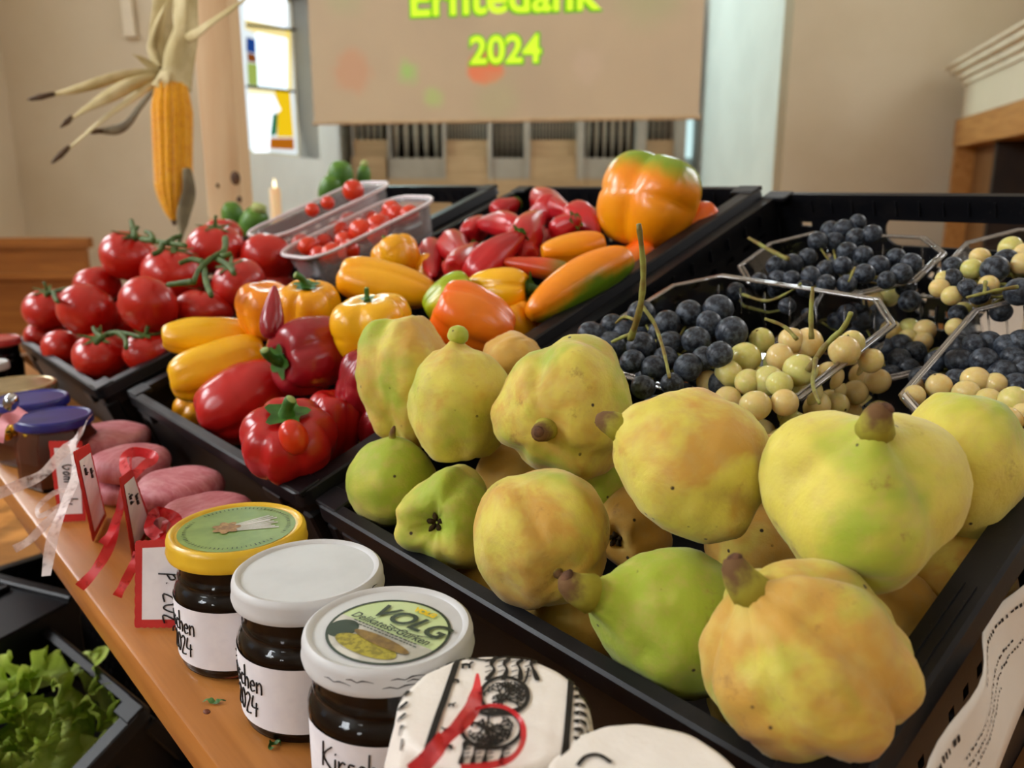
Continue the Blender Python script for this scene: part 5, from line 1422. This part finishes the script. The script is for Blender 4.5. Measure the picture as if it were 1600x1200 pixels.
for (cx, cy, rx, ry, trunk) in ((788, 1096, 37, 29, (775, 1120)), (768, 1148, 47, 31, (772, 1130))):
    m = MB(); stroke(m, pell(cx, cy, rx, ry), .0017, 2); m.build('tree_circle', M_CUT, cov)
    m = MB(); rt = random.Random(int(cx))
    def branch(x, y, a, ln, wd, dep):
        x1, y1 = x + ln * math.cos(a), y - ln * .75 * math.sin(a)
        if ((x1 - cx) / rx) ** 2 + ((y1 - cy) / ry) ** 2 > .9: return
        stroke(m, [(x, y), (x1, y1)], wd)
        if dep == 0:
            for k in (-1, 1): stroke(m, [(x1, y1), (x1 + 4 * math.cos(a + k), y1 - 3 * math.sin(a + k))], .0008)
            return
        for k in (-.75, -.05, .7): branch(x1, y1, a + k + rt.uniform(-.15, .15), ln * .74, wd * .8, dep - 1)
    a0 = .35 if cy < 1120 else -.6
    branch(cx - rx * .5, cy + (12 if cy < 1120 else -10), a0, 22, .0013, 3)
    branch(cx - rx * .3, cy + (16 if cy < 1120 else -16), a0 + (.8 if cy < 1120 else -.8), 18, .0011, 3)
    branch(cx - rx * .1, cy + (20 if cy < 1120 else -20), pi / 2 if cy < 1120 else -pi / 2, 12, .0009, 2)
    m.build('tree_print', M_CUT, cov, kind='stuff')
m = MB(); stroke(m, [(740, 1118), (757, 1124), (772, 1124), (800, 1120), (818, 1112)], lambda t: .0022 * (1 - abs(2 * t - 1)) + .0008); m.build('trunk_print', M_CUT, cov)
m = MB()
for i, x in enumerate((762, 782, 803, 824)):               # winding bands of forest
    stroke(m, [(x + 14, 1034 + i * 3), (x + 6, 1046), (x + 10, 1056), (x - 2 + i * 6, 1072)], lambda t: .0016 + .0006 * math.sin(t * 9))
    for k in range(4): stroke(m, [(x + 6, 1040 + 8 * k), (x - 4, 1043 + 8 * k)], .0006)
stroke(m, [(722, 1034), (760, 1040), (800, 1034), (850, 1044)], .0012); stroke(m, [(826, 1052), (822, 1070), (812, 1084)], .0010)
for i, x in enumerate((728, 746, 764, 790)):
    stroke(m, [(x, 1168 + i * 2), (x - 4, 1184), (x - 8, 1205)], lambda t: .0014 + .0006 * math.sin(t * 9))
    for k in range(4): stroke(m, [(x - 2, 1174 + 7 * k), (x + 7, 1172 + 7 * k)], .0006)
m.build('forest_band', M_CUT, cov, kind='stuff')
def animal(cx, cy, s, flip=1):
    m = MB()
    stroke(m, [(cx - 7 * s, cy), (cx, cy - 1), (cx + 7 * s, cy)], .0017 * s); stroke(m, [(cx + 7 * s * flip, cy - 1), (cx + 10 * s * flip, cy - 5 * s)], .0011 * s)
    stroke(m, [(cx + 9 * s * flip, cy - 5 * s), (cx + 13 * s * flip, cy - 4 * s)], .0009 * s)
    for dx in (-6, -4, 5, 7): stroke(m, [(cx + dx * s, cy), (cx + dx * s, cy + 6 * s)], .0006 * s)
    m.build('animal_print', M_CUT, cov, kind='stuff')
for (x, y, s, f) in ((728, 1048, .95, 1), (712, 1072, .7, -1), (752, 1092, .8, 1), (742, 1140, .9, 1), (700, 1176, .9, -1), (705, 1110, .6, 1), (698, 1150, .7, -1)): animal(x, y, s, f)
m = MB()
for k in range(9):
    y0 = 1086 + k * 13; stroke(m, [(898, y0), (906, y0 - 4), (915, y0 + 2), (930, y0 + 8)], lambda t: .0018 * (1 - t * .5) + .0006 * math.sin(t * 14))
m.build('side_print', M_CUT, cov, kind='stuff')
m = MB()
for k in range(5): stroke(m, [(640 - k * 3, 1088 + k * 18), (628 - k * 3, 1098 + k * 18), (618, 1096 + k * 18)], .0012)
m.build('side_print', M_CUT, cov, kind='stuff')
zr = ZT + .004
def rib(name, pts, wd, mat, label, z=None, k=None, parent=None, curl=.2, side=None):
    P = [onz(x, y, z + (dz if len(q) else 0)) for (x, y, *q) in pts for dz in (q[0] if q else 0,)] if z else [at(x, y, kk) for x, y, kk in pts]
    mm = ribbon_mesh(P, wd, side, curl)
    return mm.build(name, mat, parent, True, label=label, cat='ribbon' if label else None)
r4 = rib('red_ribbon', [(746, 1052, .004), (744, 1085, .003), (735, 1112, .002), (708, 1142, .003), (680, 1172, .004), (652, 1206, .002)], lambda t: .0062 * min(1, .15 + t * 3), M_RED, 'sheer red ribbon lying over the papercut jar cover', z=zr, curl=.25)
rib('loop', [(742, 1108, .002), (768, 1102, .004), (795, 1108, .004), (815, 1128, .003), (817, 1158, .002), (800, 1184, .002), (765, 1196, .001), (720, 1200, 0)], lambda t: .0012 + .0016 * t, M_RED, None, z=zr, parent=r4, curl=.1)
rib('tail', [(690, 1150, .003), (668, 1178, .003), (640, 1204, .001)], .004, M_RED, None, z=zr, parent=r4, curl=.1)
rib('red_ribbon', [(921, 1150, -.02), (915, 1170, -.024), (905, 1192, -.028)], .008, M_RED, 'red ribbon end at the right side of the papercut cover', z=zr, curl=.1)
c5, cov, stroke, loc, drape = cover_jar('paper covered jar cut off by the bottom edge of the picture', 1010, 1238, .032, False)
m = MB(); stroke(m, [(902, 1206), (915, 1192), (935, 1190), (955, 1202)], .0016); m.build('border_print', M_CUT, cov)

# ---------------------------------------------------------------- small jars at the left end of the shelf
def small_jar(label, x, y, wpx, ztop, lidmat, jam, shape='hex', z0=SHELF):
    p = onz(x, y, ztop); k = (p - CAM).length; kk = (p - CAM).dot(-CT)
    d = Vector((p.x, p.y, 0)).normalized(); R = wpx * kk / F / 2; H_ = ztop - z0
    root = empty('preserve_jar', basis((d.y, -d.x, 0), d, (0, 0, 1), (p.x, p.y, z0)), label, 'jar', 'small jars at the left')
    jar_body(root, R, H_, jam, shape); jar_lid(root, R, H_, lidmat, .009)
    return root, R
small_jar('hexagonal preserve jar with a blue lid, nearest the pink parcels', 84, 648, 112, .944, M_BLID, M_JAM2)
small_jar('preserve jar with a blue lid behind the nearest blue one', 48, 620, 108, .944, M_BLID, M_JAM2)
small_jar('preserve jar with a gold rimmed lid behind the blue lids', 24, 598, 118, .944, M_GOLDLID, M_JAM2, 'round')
small_jar('dark jar with a red lid at the left end of the shelf', -8, 528, 72, .953, M_REDLID, M_JAM, 'round')
small_jar('jar with a pale lid behind the gold rimmed one at the left edge', -20, 566, 60, .946, M_WLID, M_JAM, 'round')
M_GOLD = noisy('gold_foil', 'E0B43C', 'B88A20', 120, .22, .6, Metallic=.9)
gb = None
for i, (x, y, r) in enumerate(((10, 678, 11), (22, 672, 9), (40, 670, 13), (54, 668, 12), (48, 680, 10), (66, 678, 11), (80, 676, 9))):
    q = onz(x, y, .918); q = CAM + (q - CAM) * .955; kk = (q - CAM).dot(-CT)
    me = blob('gold_bow', r * kk / F, r * kk / F * 1.5, lobes=3, lamp=.2, bump=.15, seed=i, nu=18, nv=12)
    if gb is None: gb = obj('gold_bow', me, M_GOLD, mw=orient(cdir(.9, .3, .2), 0, q), label='shiny gold bow tied round the blue lidded jar', cat='bow')
    else: obj('knot', me, M_GOLD, gb, gb.matrix_basis.inverted() @ orient(cdir(.7, .5 * math.sin(i), .3), i, q))
q = onz(17, 628, .945); q = CAM + (q - CAM) * .93
me = blob('silver_bell', 12 * .7 / F, 30 * .7 / F, nu=18, nv=14)
obj('silver_bell', me, noisy('silver_foil', 'E6E8EC', '9AA0A8', 60, .12, .6, Metallic=1.0), mw=orient(cdir(.3, .9, .1), 0, q), label='small shiny silver ornament by the blue lids', cat='ornament')
PINKR = noisy('pink_satin', 'E59AA2', 'D88A94', 80, .4, .4)
k0 = .70
rib('pink_ribbon', [(36, 640, k0), (20, 652, k0 * .99), (6, 660, k0 * .985), (-6, 690, k0 * .98)], .011, PINKR, 'pink satin ribbon at the left edge beside the blue lids', curl=.4)

# ---------------------------------------------------------------- pink parcels, tags and ribbons
g = G('pink_parcel_wrap'); v = g.coord()
st_ = g.scale(v, (60, 170, 60)); f = g.noise(st_, 1.3, 5, .65, .8)
c = g.mix(g.ramp(f, .3, .7), lin('B8606A'), lin('D08C92')); c = g.mix(g.math('MULTIPLY', g.ramp(g.noise(v, 45, 2), .55, .75), .4), c, lin('E2AEB0'))
g.pbr(c, .5, .35, g.bump(f, .5, .0015)); M_PINK = g.m
def parcel(label, x, y, wpx, ztop, th, seed):
    p = onz(x, y, ztop); kk = (p - CAM).dot(-CT); R = wpx * kk / F / 2
    n, na = 16, 40; vs, fs = [], []
    for i in range(n + 1):
        a = pi * i / n
        for j in range(na):
            b = 2 * pi * j / na
            r = R * (math.sin(a) ** .35 if 0 < i < n else 0) * (1 + .03 * math.sin(3 * b + seed) + .03 * noise.noise(Vector((math.cos(b) * 2, math.sin(b) * 2, seed + a))))
            z = -math.cos(a) * th / 2 + .0012 * noise.noise(Vector((r * math.cos(b) * 60, r * math.sin(b) * 60, seed)))
            vs.append(Vector((r * math.cos(b), r * math.sin(b), z)))
    for i in range(n):
        for j in range(na): fs.append((i * na + j, i * na + (j + 1) % na, (i + 1) * na + (j + 1) % na, (i + 1) * na + j))
    me = make_mesh('pink_parcel', vs, fs); bm = bmesh.new(); bm.from_mesh(me); bmesh.ops.remove_doubles(bm, verts=bm.verts, dist=1e-7); bm.to_mesh(me); bm.free()
    me.polygons.foreach_set('use_smooth', [True] * len(me.polygons))
    return obj('pink_parcel', me, M_PINK, mw=Matrix.Translation((p.x, p.y, ztop - th / 2)) @ Matrix.Rotation(seed, 4, 'Z'), label=label, cat='parcel', group='round pink parcels')
PZ = .921
for i, (x, y, wpx, lb) in enumerate(((166, 668, 124, 'round pink parcel nearest the blue lidded jars'), (202, 704, 122, 'round pink parcel between the two small white tags and the crate'), (278, 742, 134, 'round pink parcel behind the red bow'), (322, 784, 142, 'round pink parcel beside the yellow lidded jar'))):
    parcel(lb, x, y, wpx, PZ, .024, i * 1.3)
    p = onz(x, y, PZ); kk = (p - CAM).dot(-CT)
    o = parcel(lb.replace('round pink parcel', 'lower pink parcel under the one') if i else 'lower pink parcel under the one nearest the blue lids', x, y, wpx, PZ, .019, i * 1.3 + .6)
    o.location.z = SHELF + .0095
M_REDCARD = noisy('red_card', 'C8322C', 'BE2A28', 60, .6, .3)
def tag(label, bl, br, tl, tr, lines, lean=.35):
    b0, b1 = onz(*bl, SHELF + .0015), onz(*br, SHELF + .0015)
    nrm = (b1 - b0).cross(Vector((0, 0, 1)) + H * lean)
    def on(px):
        d = raydir(*px); k = (b0 - CAM).dot(nrm) / d.dot(nrm); return CAM + d * k
    t0, t1 = on(tl), on(tr)
    fnv = nrm.normalized(); fnv = fnv if fnv.dot(CAM - b0) > 0 else -fnv
    P = lambda s, t, o=0.0: (b0.lerp(b1, s)).lerp(t0.lerp(t1, s), t) + fnv * o
    out = []
    for (s0, t0_, s1, t1_) in ((0, 0, 1, 0), (1, 0, 1, 1), (1, 1, 0, 1), (0, 1, 0, 0)):
        n = 24
        for i in range(n):
            f_ = i / n; w = .018 * abs(math.sin(pi * f_ * 8)); s, t = s0 + (s1 - s0) * f_, t0_ + (t1_ - t0_) * f_
            dx, dy = (t1_ - t0_), -(s1 - s0); out.append((s + dx * w, t + dy * w * .6))
    m = MB(); n = len(out)
    m.add([P(s, t) for s, t in out] + [P(s, t, -.0006) for s, t in out], [tuple(range(n)), tuple(range(2 * n - 1, n - 1, -1))] + [(i, n + i, n + (i + 1) % n, (i + 1) % n) for i in range(n)])
    root = m.build('gift_tag', M_REDCARD, None, label=label, cat='tag', group='gift tags on the pink parcels')
    pan = MB().add([P(.14, .09, .0004), P(.90, .09, .0004), P(.90, .92, .0004), P(.14, .92, .0004)], [(0, 1, 2, 3)]).build('white_panel', M_LABEL, root)
    mm = MB()
    hgt = (P(.5, 1) - P(.5, 0)).length; wid = (P(1, .5) - P(0, .5)).length
    for txt, s, t, size in lines:                       # the writing runs down the tag
        fn = lambda x, y, s=s, t=t: P(s + y / wid, t - x / hgt, .0009)
        write(mm, txt, fn, 0, 0, size, .0005)
    if mm.v: mm.build('handwriting', M_INK, pan, True, kind='stuff')
    ey = P(.5, .88, .0006)
    return root
tag('white gift tag with red border, leftmost, under the white ribbon', (92, 815), (134, 813), (76, 690), (128, 690), [('Gom', .35, .72, .010), ('ly', .35, .3, .010)])
tag('narrow white gift tag seen at an angle beside the white ribbon', (146, 846), (166, 806), (116, 708), (140, 694), [('.  emelr', .30, .86, .0075), ('moln eer', .62, .78, .007)], .3)
tag('white gift tag with red border behind the red bow', (208, 874), (238, 820), (188, 748), (207, 734), [('. Gr el', .28, .80, .009), ('hon eer', .62, .70, .008)], .3)
tag('largest white gift tag with red scalloped border by the yellow lidded jar', (211, 980), (290, 980), (212, 846), (290, 842), [('p.', .62, .62, .012), ('2024', .58, .40, .014)], .4)
w1 = rib('white_ribbon', [(128, 672, .70), (112, 690, .66), (70, 738, .63), (30, 758, .62), (-20, 778, .61)], .0085, M_WRIB, 'sheer white ribbon tied round the leftmost pink parcel', curl=.3)
rib('tail', [(112, 690, .655), (118, 740, .63), (100, 790, .60), (82, 840, .585), (72, 900, .575)], lambda t: .0078, M_WRIB, None, parent=w1, curl=.25)
rib('loop', [(112, 765, .62), (85, 770, .62), (60, 792, .615), (62, 806, .61), (85, 796, .61), (110, 780, .61)], .004, M_WRIB, None, parent=w1, curl=.2)
rib('tail', [(105, 785, .605), (70, 820, .60), (45, 845, .595), (22, 858, .59)], .006, M_WRIB, None, parent=w1, curl=.3)
rib('band', [(140, 652, .745), (128, 672, .71), (118, 700, .655)], .010, M_WRIB, None, parent=w1, curl=.3)
r1 = rib('red_ribbon', [(206, 712, .64), (200, 745, .60), (188, 790, .575), (172, 850, .555), (148, 892, .548), (124, 918, .545)], .007, M_RED, 'sheer red ribbon with a loop on the middle pink parcel', curl=.3)
rib('loop', [(200, 745, .60), (192, 718, .625), (212, 706, .635), (240, 714, .63), (222, 730, .615), (203, 745, .60)], .008, M_RED, None, parent=r1, curl=.3)
rib('tail', [(196, 760, .59), (186, 800, .57), (174, 830, .555), (160, 850, .55)], .006, M_RED, None, parent=r1, curl=.4)
r2 = rib('red_ribbon', [(262, 812, .565), (250, 840, .545), (255, 870, .53), (250, 900, .525), (232, 922, .522)], .008, M_RED, 'sheer red ribbon tied on the largest gift tag', curl=.4)
rib('loop', [(250, 840, .545), (232, 822, .55), (248, 800, .56), (275, 812, .56), (268, 835, .55), (250, 842, .545)], .008, M_RED, None, parent=r2, curl=.4)
rib('loop', [(252, 850, .54), (268, 880, .53), (258, 912, .522), (240, 918, .52), (236, 895, .525), (250, 860, .535)], .005, M_RED, None, parent=r2, curl=.3)
rib('tail', [(215, 862, .54), (205, 890, .535), (192, 915, .533), (183, 932, .533)], .006, M_RED, None, parent=r2, curl=.3)
# crumbs of leaf on the board
M_LEAFBIT = noisy('leaf_crumb', '4E7A34', '3A5E2A', 200, .6)
for x, y, lb, n in ((334, 1094, 'small curled green leaf crumb on the shelf board', 1), (430, 1163, 'green leaf crumb beside the white lidded jar', 2)):
    q = onz(x, y, SHELF + .002); kk = (q - CAM).dot(-CT); s = kk / F
    P = [Vector(((i - 3) * 6 * s, 2 * s * math.sin(i * 1.3), .0008 + .0014 * abs(math.sin(i)))) for i in range(7)]
    if n == 2: P = [Vector((9 * s * math.cos(i), 7 * s * math.sin(i), .001 + .0016 * (i % 2))) for i in range(6)]
    ribbon_mesh(P, lambda t: 9 * s * math.sin(pi * min(max(t, .05), .95)), Vector((0, 1, .3)), .5).build('leaf_crumb', M_LEAFBIT, None, True, mw=Matrix.Translation((q.x, q.y, SHELF)), label=lb, cat='leaf')

# ================================================================= hanging corn cob
KCN = 1.5
sC = KCN / F
cob_top, cob_bot = at(268, 134, KCN), at(272, 346, KCN)
ax = (cob_bot - cob_top); LCB = ax.length
corn = empty('corn_cob', orient(ax, 0, cob_top), 'dried yellow corn cob hanging upside down by its pale husks', 'corn')
rows, per, sub = 14, 38, 6
nu, nv = rows * 6, per * sub
vs, fs = [], []
for i in range(nv + 1):
    t = i / nv; base = (30 * sC) * (min(1, (.78 + t * 1.2)) if t < .2 else 1) * (1 - .18 * max(0, t - .2)) * (max(0, 1 - max(0, (t - .72) / .29) ** 1.7) ** .75 if t > .72 else 1)
    for j in range(nu):
        a = 2 * pi * j / nu
        kr = abs(math.sin(rows * a / 2)); kt = abs(math.sin(pi * (t * per + .5 * (int(j / 6) % 2))))
        r = base * (1 + .17 * (kr ** .45) * (kt ** .35) - .12)
        vs.append(Vector((r * math.cos(a), r * math.sin(a), t * LCB)))
for i in range(nv):
    for j in range(nu): fs.append((i * nu + j, i * nu + (j + 1) % nu, (i + 1) * nu + (j + 1) % nu, (i + 1) * nu + j))
M_CORN = noisy('corn_kernels', 'F8B81A', 'EBA010', 120, .3, .5, lo=.4, hi=.7)
obj('kernels', fix_normals(make_mesh('kernels', vs, fs)), M_CORN, corn)
MB().lathe([(.001, LCB - .012), (.007, LCB - .01), (.004, LCB + .004), (.001, LCB + .008)], 10).build('tip', noisy('corn_tip', '4A3A2A', '6A5238', 100, .8), corn, True)
M_HUSK = noisy('dry_husk', 'D8CA9C', 'C0B07E', 18, .7, .3, .4, 120, .001, stretch=(1, 1, 1))
M_HUSKD = noisy('dry_husk_dark', '8E8468', '6A5E48', 18, .75, .3, .4, 120, .001)
HK = [([(262, 140, 0), (255, 70, .01), (262, 0, .02), (268, -80, .03)], 44, 0), ([(284, 136, -.005), (294, 60, 0), (288, 0, .01), (292, -70, .02)], 42, 0), ([(274, 138, -.02), (272, 80, -.02), (278, 20, -.01), (280, -60, 0)], 36, 0),
      ([(290, 60, -.02), (312, 42, -.04), (345, 20, -.05), (392, -8, -.05)], 24, 0), ([(248, 112, 0), (190, 120, -.01), (130, 136, -.02), (48, 155, -.03)], 15, 0), ([(246, 120, -.01), (190, 138, -.03), (135, 165, -.04), (98, 196, -.05)], 20, 0),
      ([(244, 126, -.01), (190, 160, -.02), (140, 200, -.02), (84, 252, -.03)], 17, 0), ([(242, 132, 0), (215, 165, .01), (185, 198, .02), (138, 206, .02)], 22, 1), ([(252, 110, 0), (232, 100, -.01), (206, 84, -.02)], 11, 0),
      ([(252, 104, 0), (232, 70, 0), (244, 30, .0), (262, 0, .01)], 15, 0), ([(292, 262, -.03), (298, 300, -.03), (286, 340, -.03), (282, 380, -.02)], 20, 1), ([(262, 132, -.03), (248, 122, -.03), (236, 132, -.02)], 26, 0)]
inv = corn.matrix_basis.inverted()
for i, (pts, wd, dk) in enumerate(HK):
    P = smooth_path([at(x, y, KCN + dz) for x, y, dz in pts], 8)
    m = MB(); rowsL = []
    for j, p in enumerate(P):
        t = j / (len(P) - 1); tg = (P[min(j + 1, len(P) - 1)] - P[max(j - 1, 0)]).normalized()
        s = tg.cross(CT).normalized(); nn = tg.cross(s)
        tw = .9 * math.sin(t * 3 + i); s2 = s * math.cos(tw) + nn * math.sin(tw); n2 = tg.cross(s2)
        w = wd * sC / 2 * (.55 + .6 * math.sin(pi * min(1, t * 1.15)) if pts[-1][1] > -40 else .9)
        w *= 1 if t < .75 or pts[-1][1] < -40 else max(.12, 1 - (t - .75) * 3.4)
        rowsL.append([p + s2 * w * q + n2 * (.5 * w * (q * q) - .12 * w * math.cos(q * 7)) for q in (-1, -.6, -.2, .2, .6, 1)])
    vs = [inv @ q for r in rowsL for q in r]; n = 6
    fs = [(a * n + b, a * n + b + 1, (a + 1) * n + b + 1, (a + 1) * n + b) for a in range(len(rowsL) - 1) for b in range(n - 1)]
    h_ = obj('husk', make_mesh('husk', vs, fs), M_HUSKD if dk else M_HUSK, corn)
    so = h_.modifiers.new('thickness', 'SOLIDIFY'); so.thickness = .0012
    if i in (4, 5, 6, 7):
        q = P[-1]; d = (P[-1] - P[-4]).normalized()
        MB().tube([inv @ (P[-5]), inv @ (P[-3]), inv @ q, inv @ (q + d * .006)], [.004, .0055, .003, .0008], 7).build('husk_tip', noisy('husk_tip', '5E4A36', '473626', 80, .8), corn, True)
tp = at(280, -70, KCN + .02); nail = at(300, -75, 1.76)
MB().tube([inv @ tp, inv @ (tp.lerp(nail, .5) + Vector((0, 0, .01))), inv @ nail], .002, 6).build('string', noisy('twine', '9A8A60', '84744C', 200, .9), corn, True)

# ================================================================= lettuce
g = G('lettuce_leaf'); v = g.coord()
c = g.mix(g.ramp(g.noise(v, 16, 4, .6), .35, .7), lin('B4CC50'), lin('D6E48C')); c = g.mix(g.math('MULTIPLY', g.ramp(g.noise(v, 70, 3), .5, .8), .5), c, lin('86AE38'))
pb_ = g.pbr(c, .45, .4, g.bump(g.noise(v, 120, 3), .35, .001))
trl = g.new('ShaderNodeBsdfTranslucent'); g.set(trl, 'Color', c); mxl = g.new('ShaderNodeMixShader'); mxl.inputs[0].default_value = .38
g.t.links.new(pb_.outputs[0], mxl.inputs[1]); g.t.links.new(trl.outputs[0], mxl.inputs[2]); g.surf(mxl.outputs[0]); M_LET = g.m
lc, lk = KL.hit(46, 1186, -.032)
let = empty('lettuce', Matrix.Translation(lc), 'curly green lettuce head in the crate below the shelf', 'lettuce')
rl = random.Random(12)
LETD = (cdir(.25, .55, .75))
q0 = Vector((0, 0, 1)).rotation_difference(LETD)
for i in range(17):
    ring = (i + .5) / 17
    th0 = .25 + 1.15 * ring; ph0 = i * 2.4; RH = .042 + .040 * ring; sd = rl.random() * 50
    span, wdt = .55 + .35 * ring, .95 - .2 * ring
    nr, na = 18, 70; vs, fs = [], []
    for a in range(nr + 1):
        t = a / nr
        for b in range(na + 1):
            f_ = (b / na - .5) * 2
            w_ = wdt * (.35 + .65 * math.sin(pi * min(1, .18 + t * .62))) * f_
            th = th0 + span * (.75 - 1.25 * t * (1 - .22 * f_ * f_)); ed = max(t, abs(f_) ** 2 * .95) ** 5
            ruf = ed * (.010 * math.sin(f_ * 8 + t * 5 + sd) + .006 * math.sin(f_ * 21 + t * 11 + sd * 2) + .004 * math.sin(f_ * 43 + t * 23 + sd)) + .004 * noise.noise(Vector((t * 4, f_ * 4, sd)))
            ph = ph0 + w_ / max(.45, math.sin(max(th, .1))) + ed * .05 * math.sin(f_ * 31 + t * 17 + sd)
            rr_ = RH + .020 * t ** 3 + .012 * abs(f_) ** 3 + ruf
            vs.append(q0 @ Vector((math.sin(th) * math.cos(ph), math.sin(th) * math.sin(ph), math.cos(th))) * rr_)
    for a in range(nr):
        for b in range(na): fs.append((a * (na + 1) + b, a * (na + 1) + b + 1, (a + 1) * (na + 1) + b + 1, (a + 1) * (na + 1) + b))
    obj('leaf', make_mesh('leaf', vs, fs), M_LET, let)
me = blob('heart', .03, .06, bump=.12, seed=3, nu=30, nv=20)
obj('heart', me, M_LET, let, orient(LETD, 0, LETD * -.01))
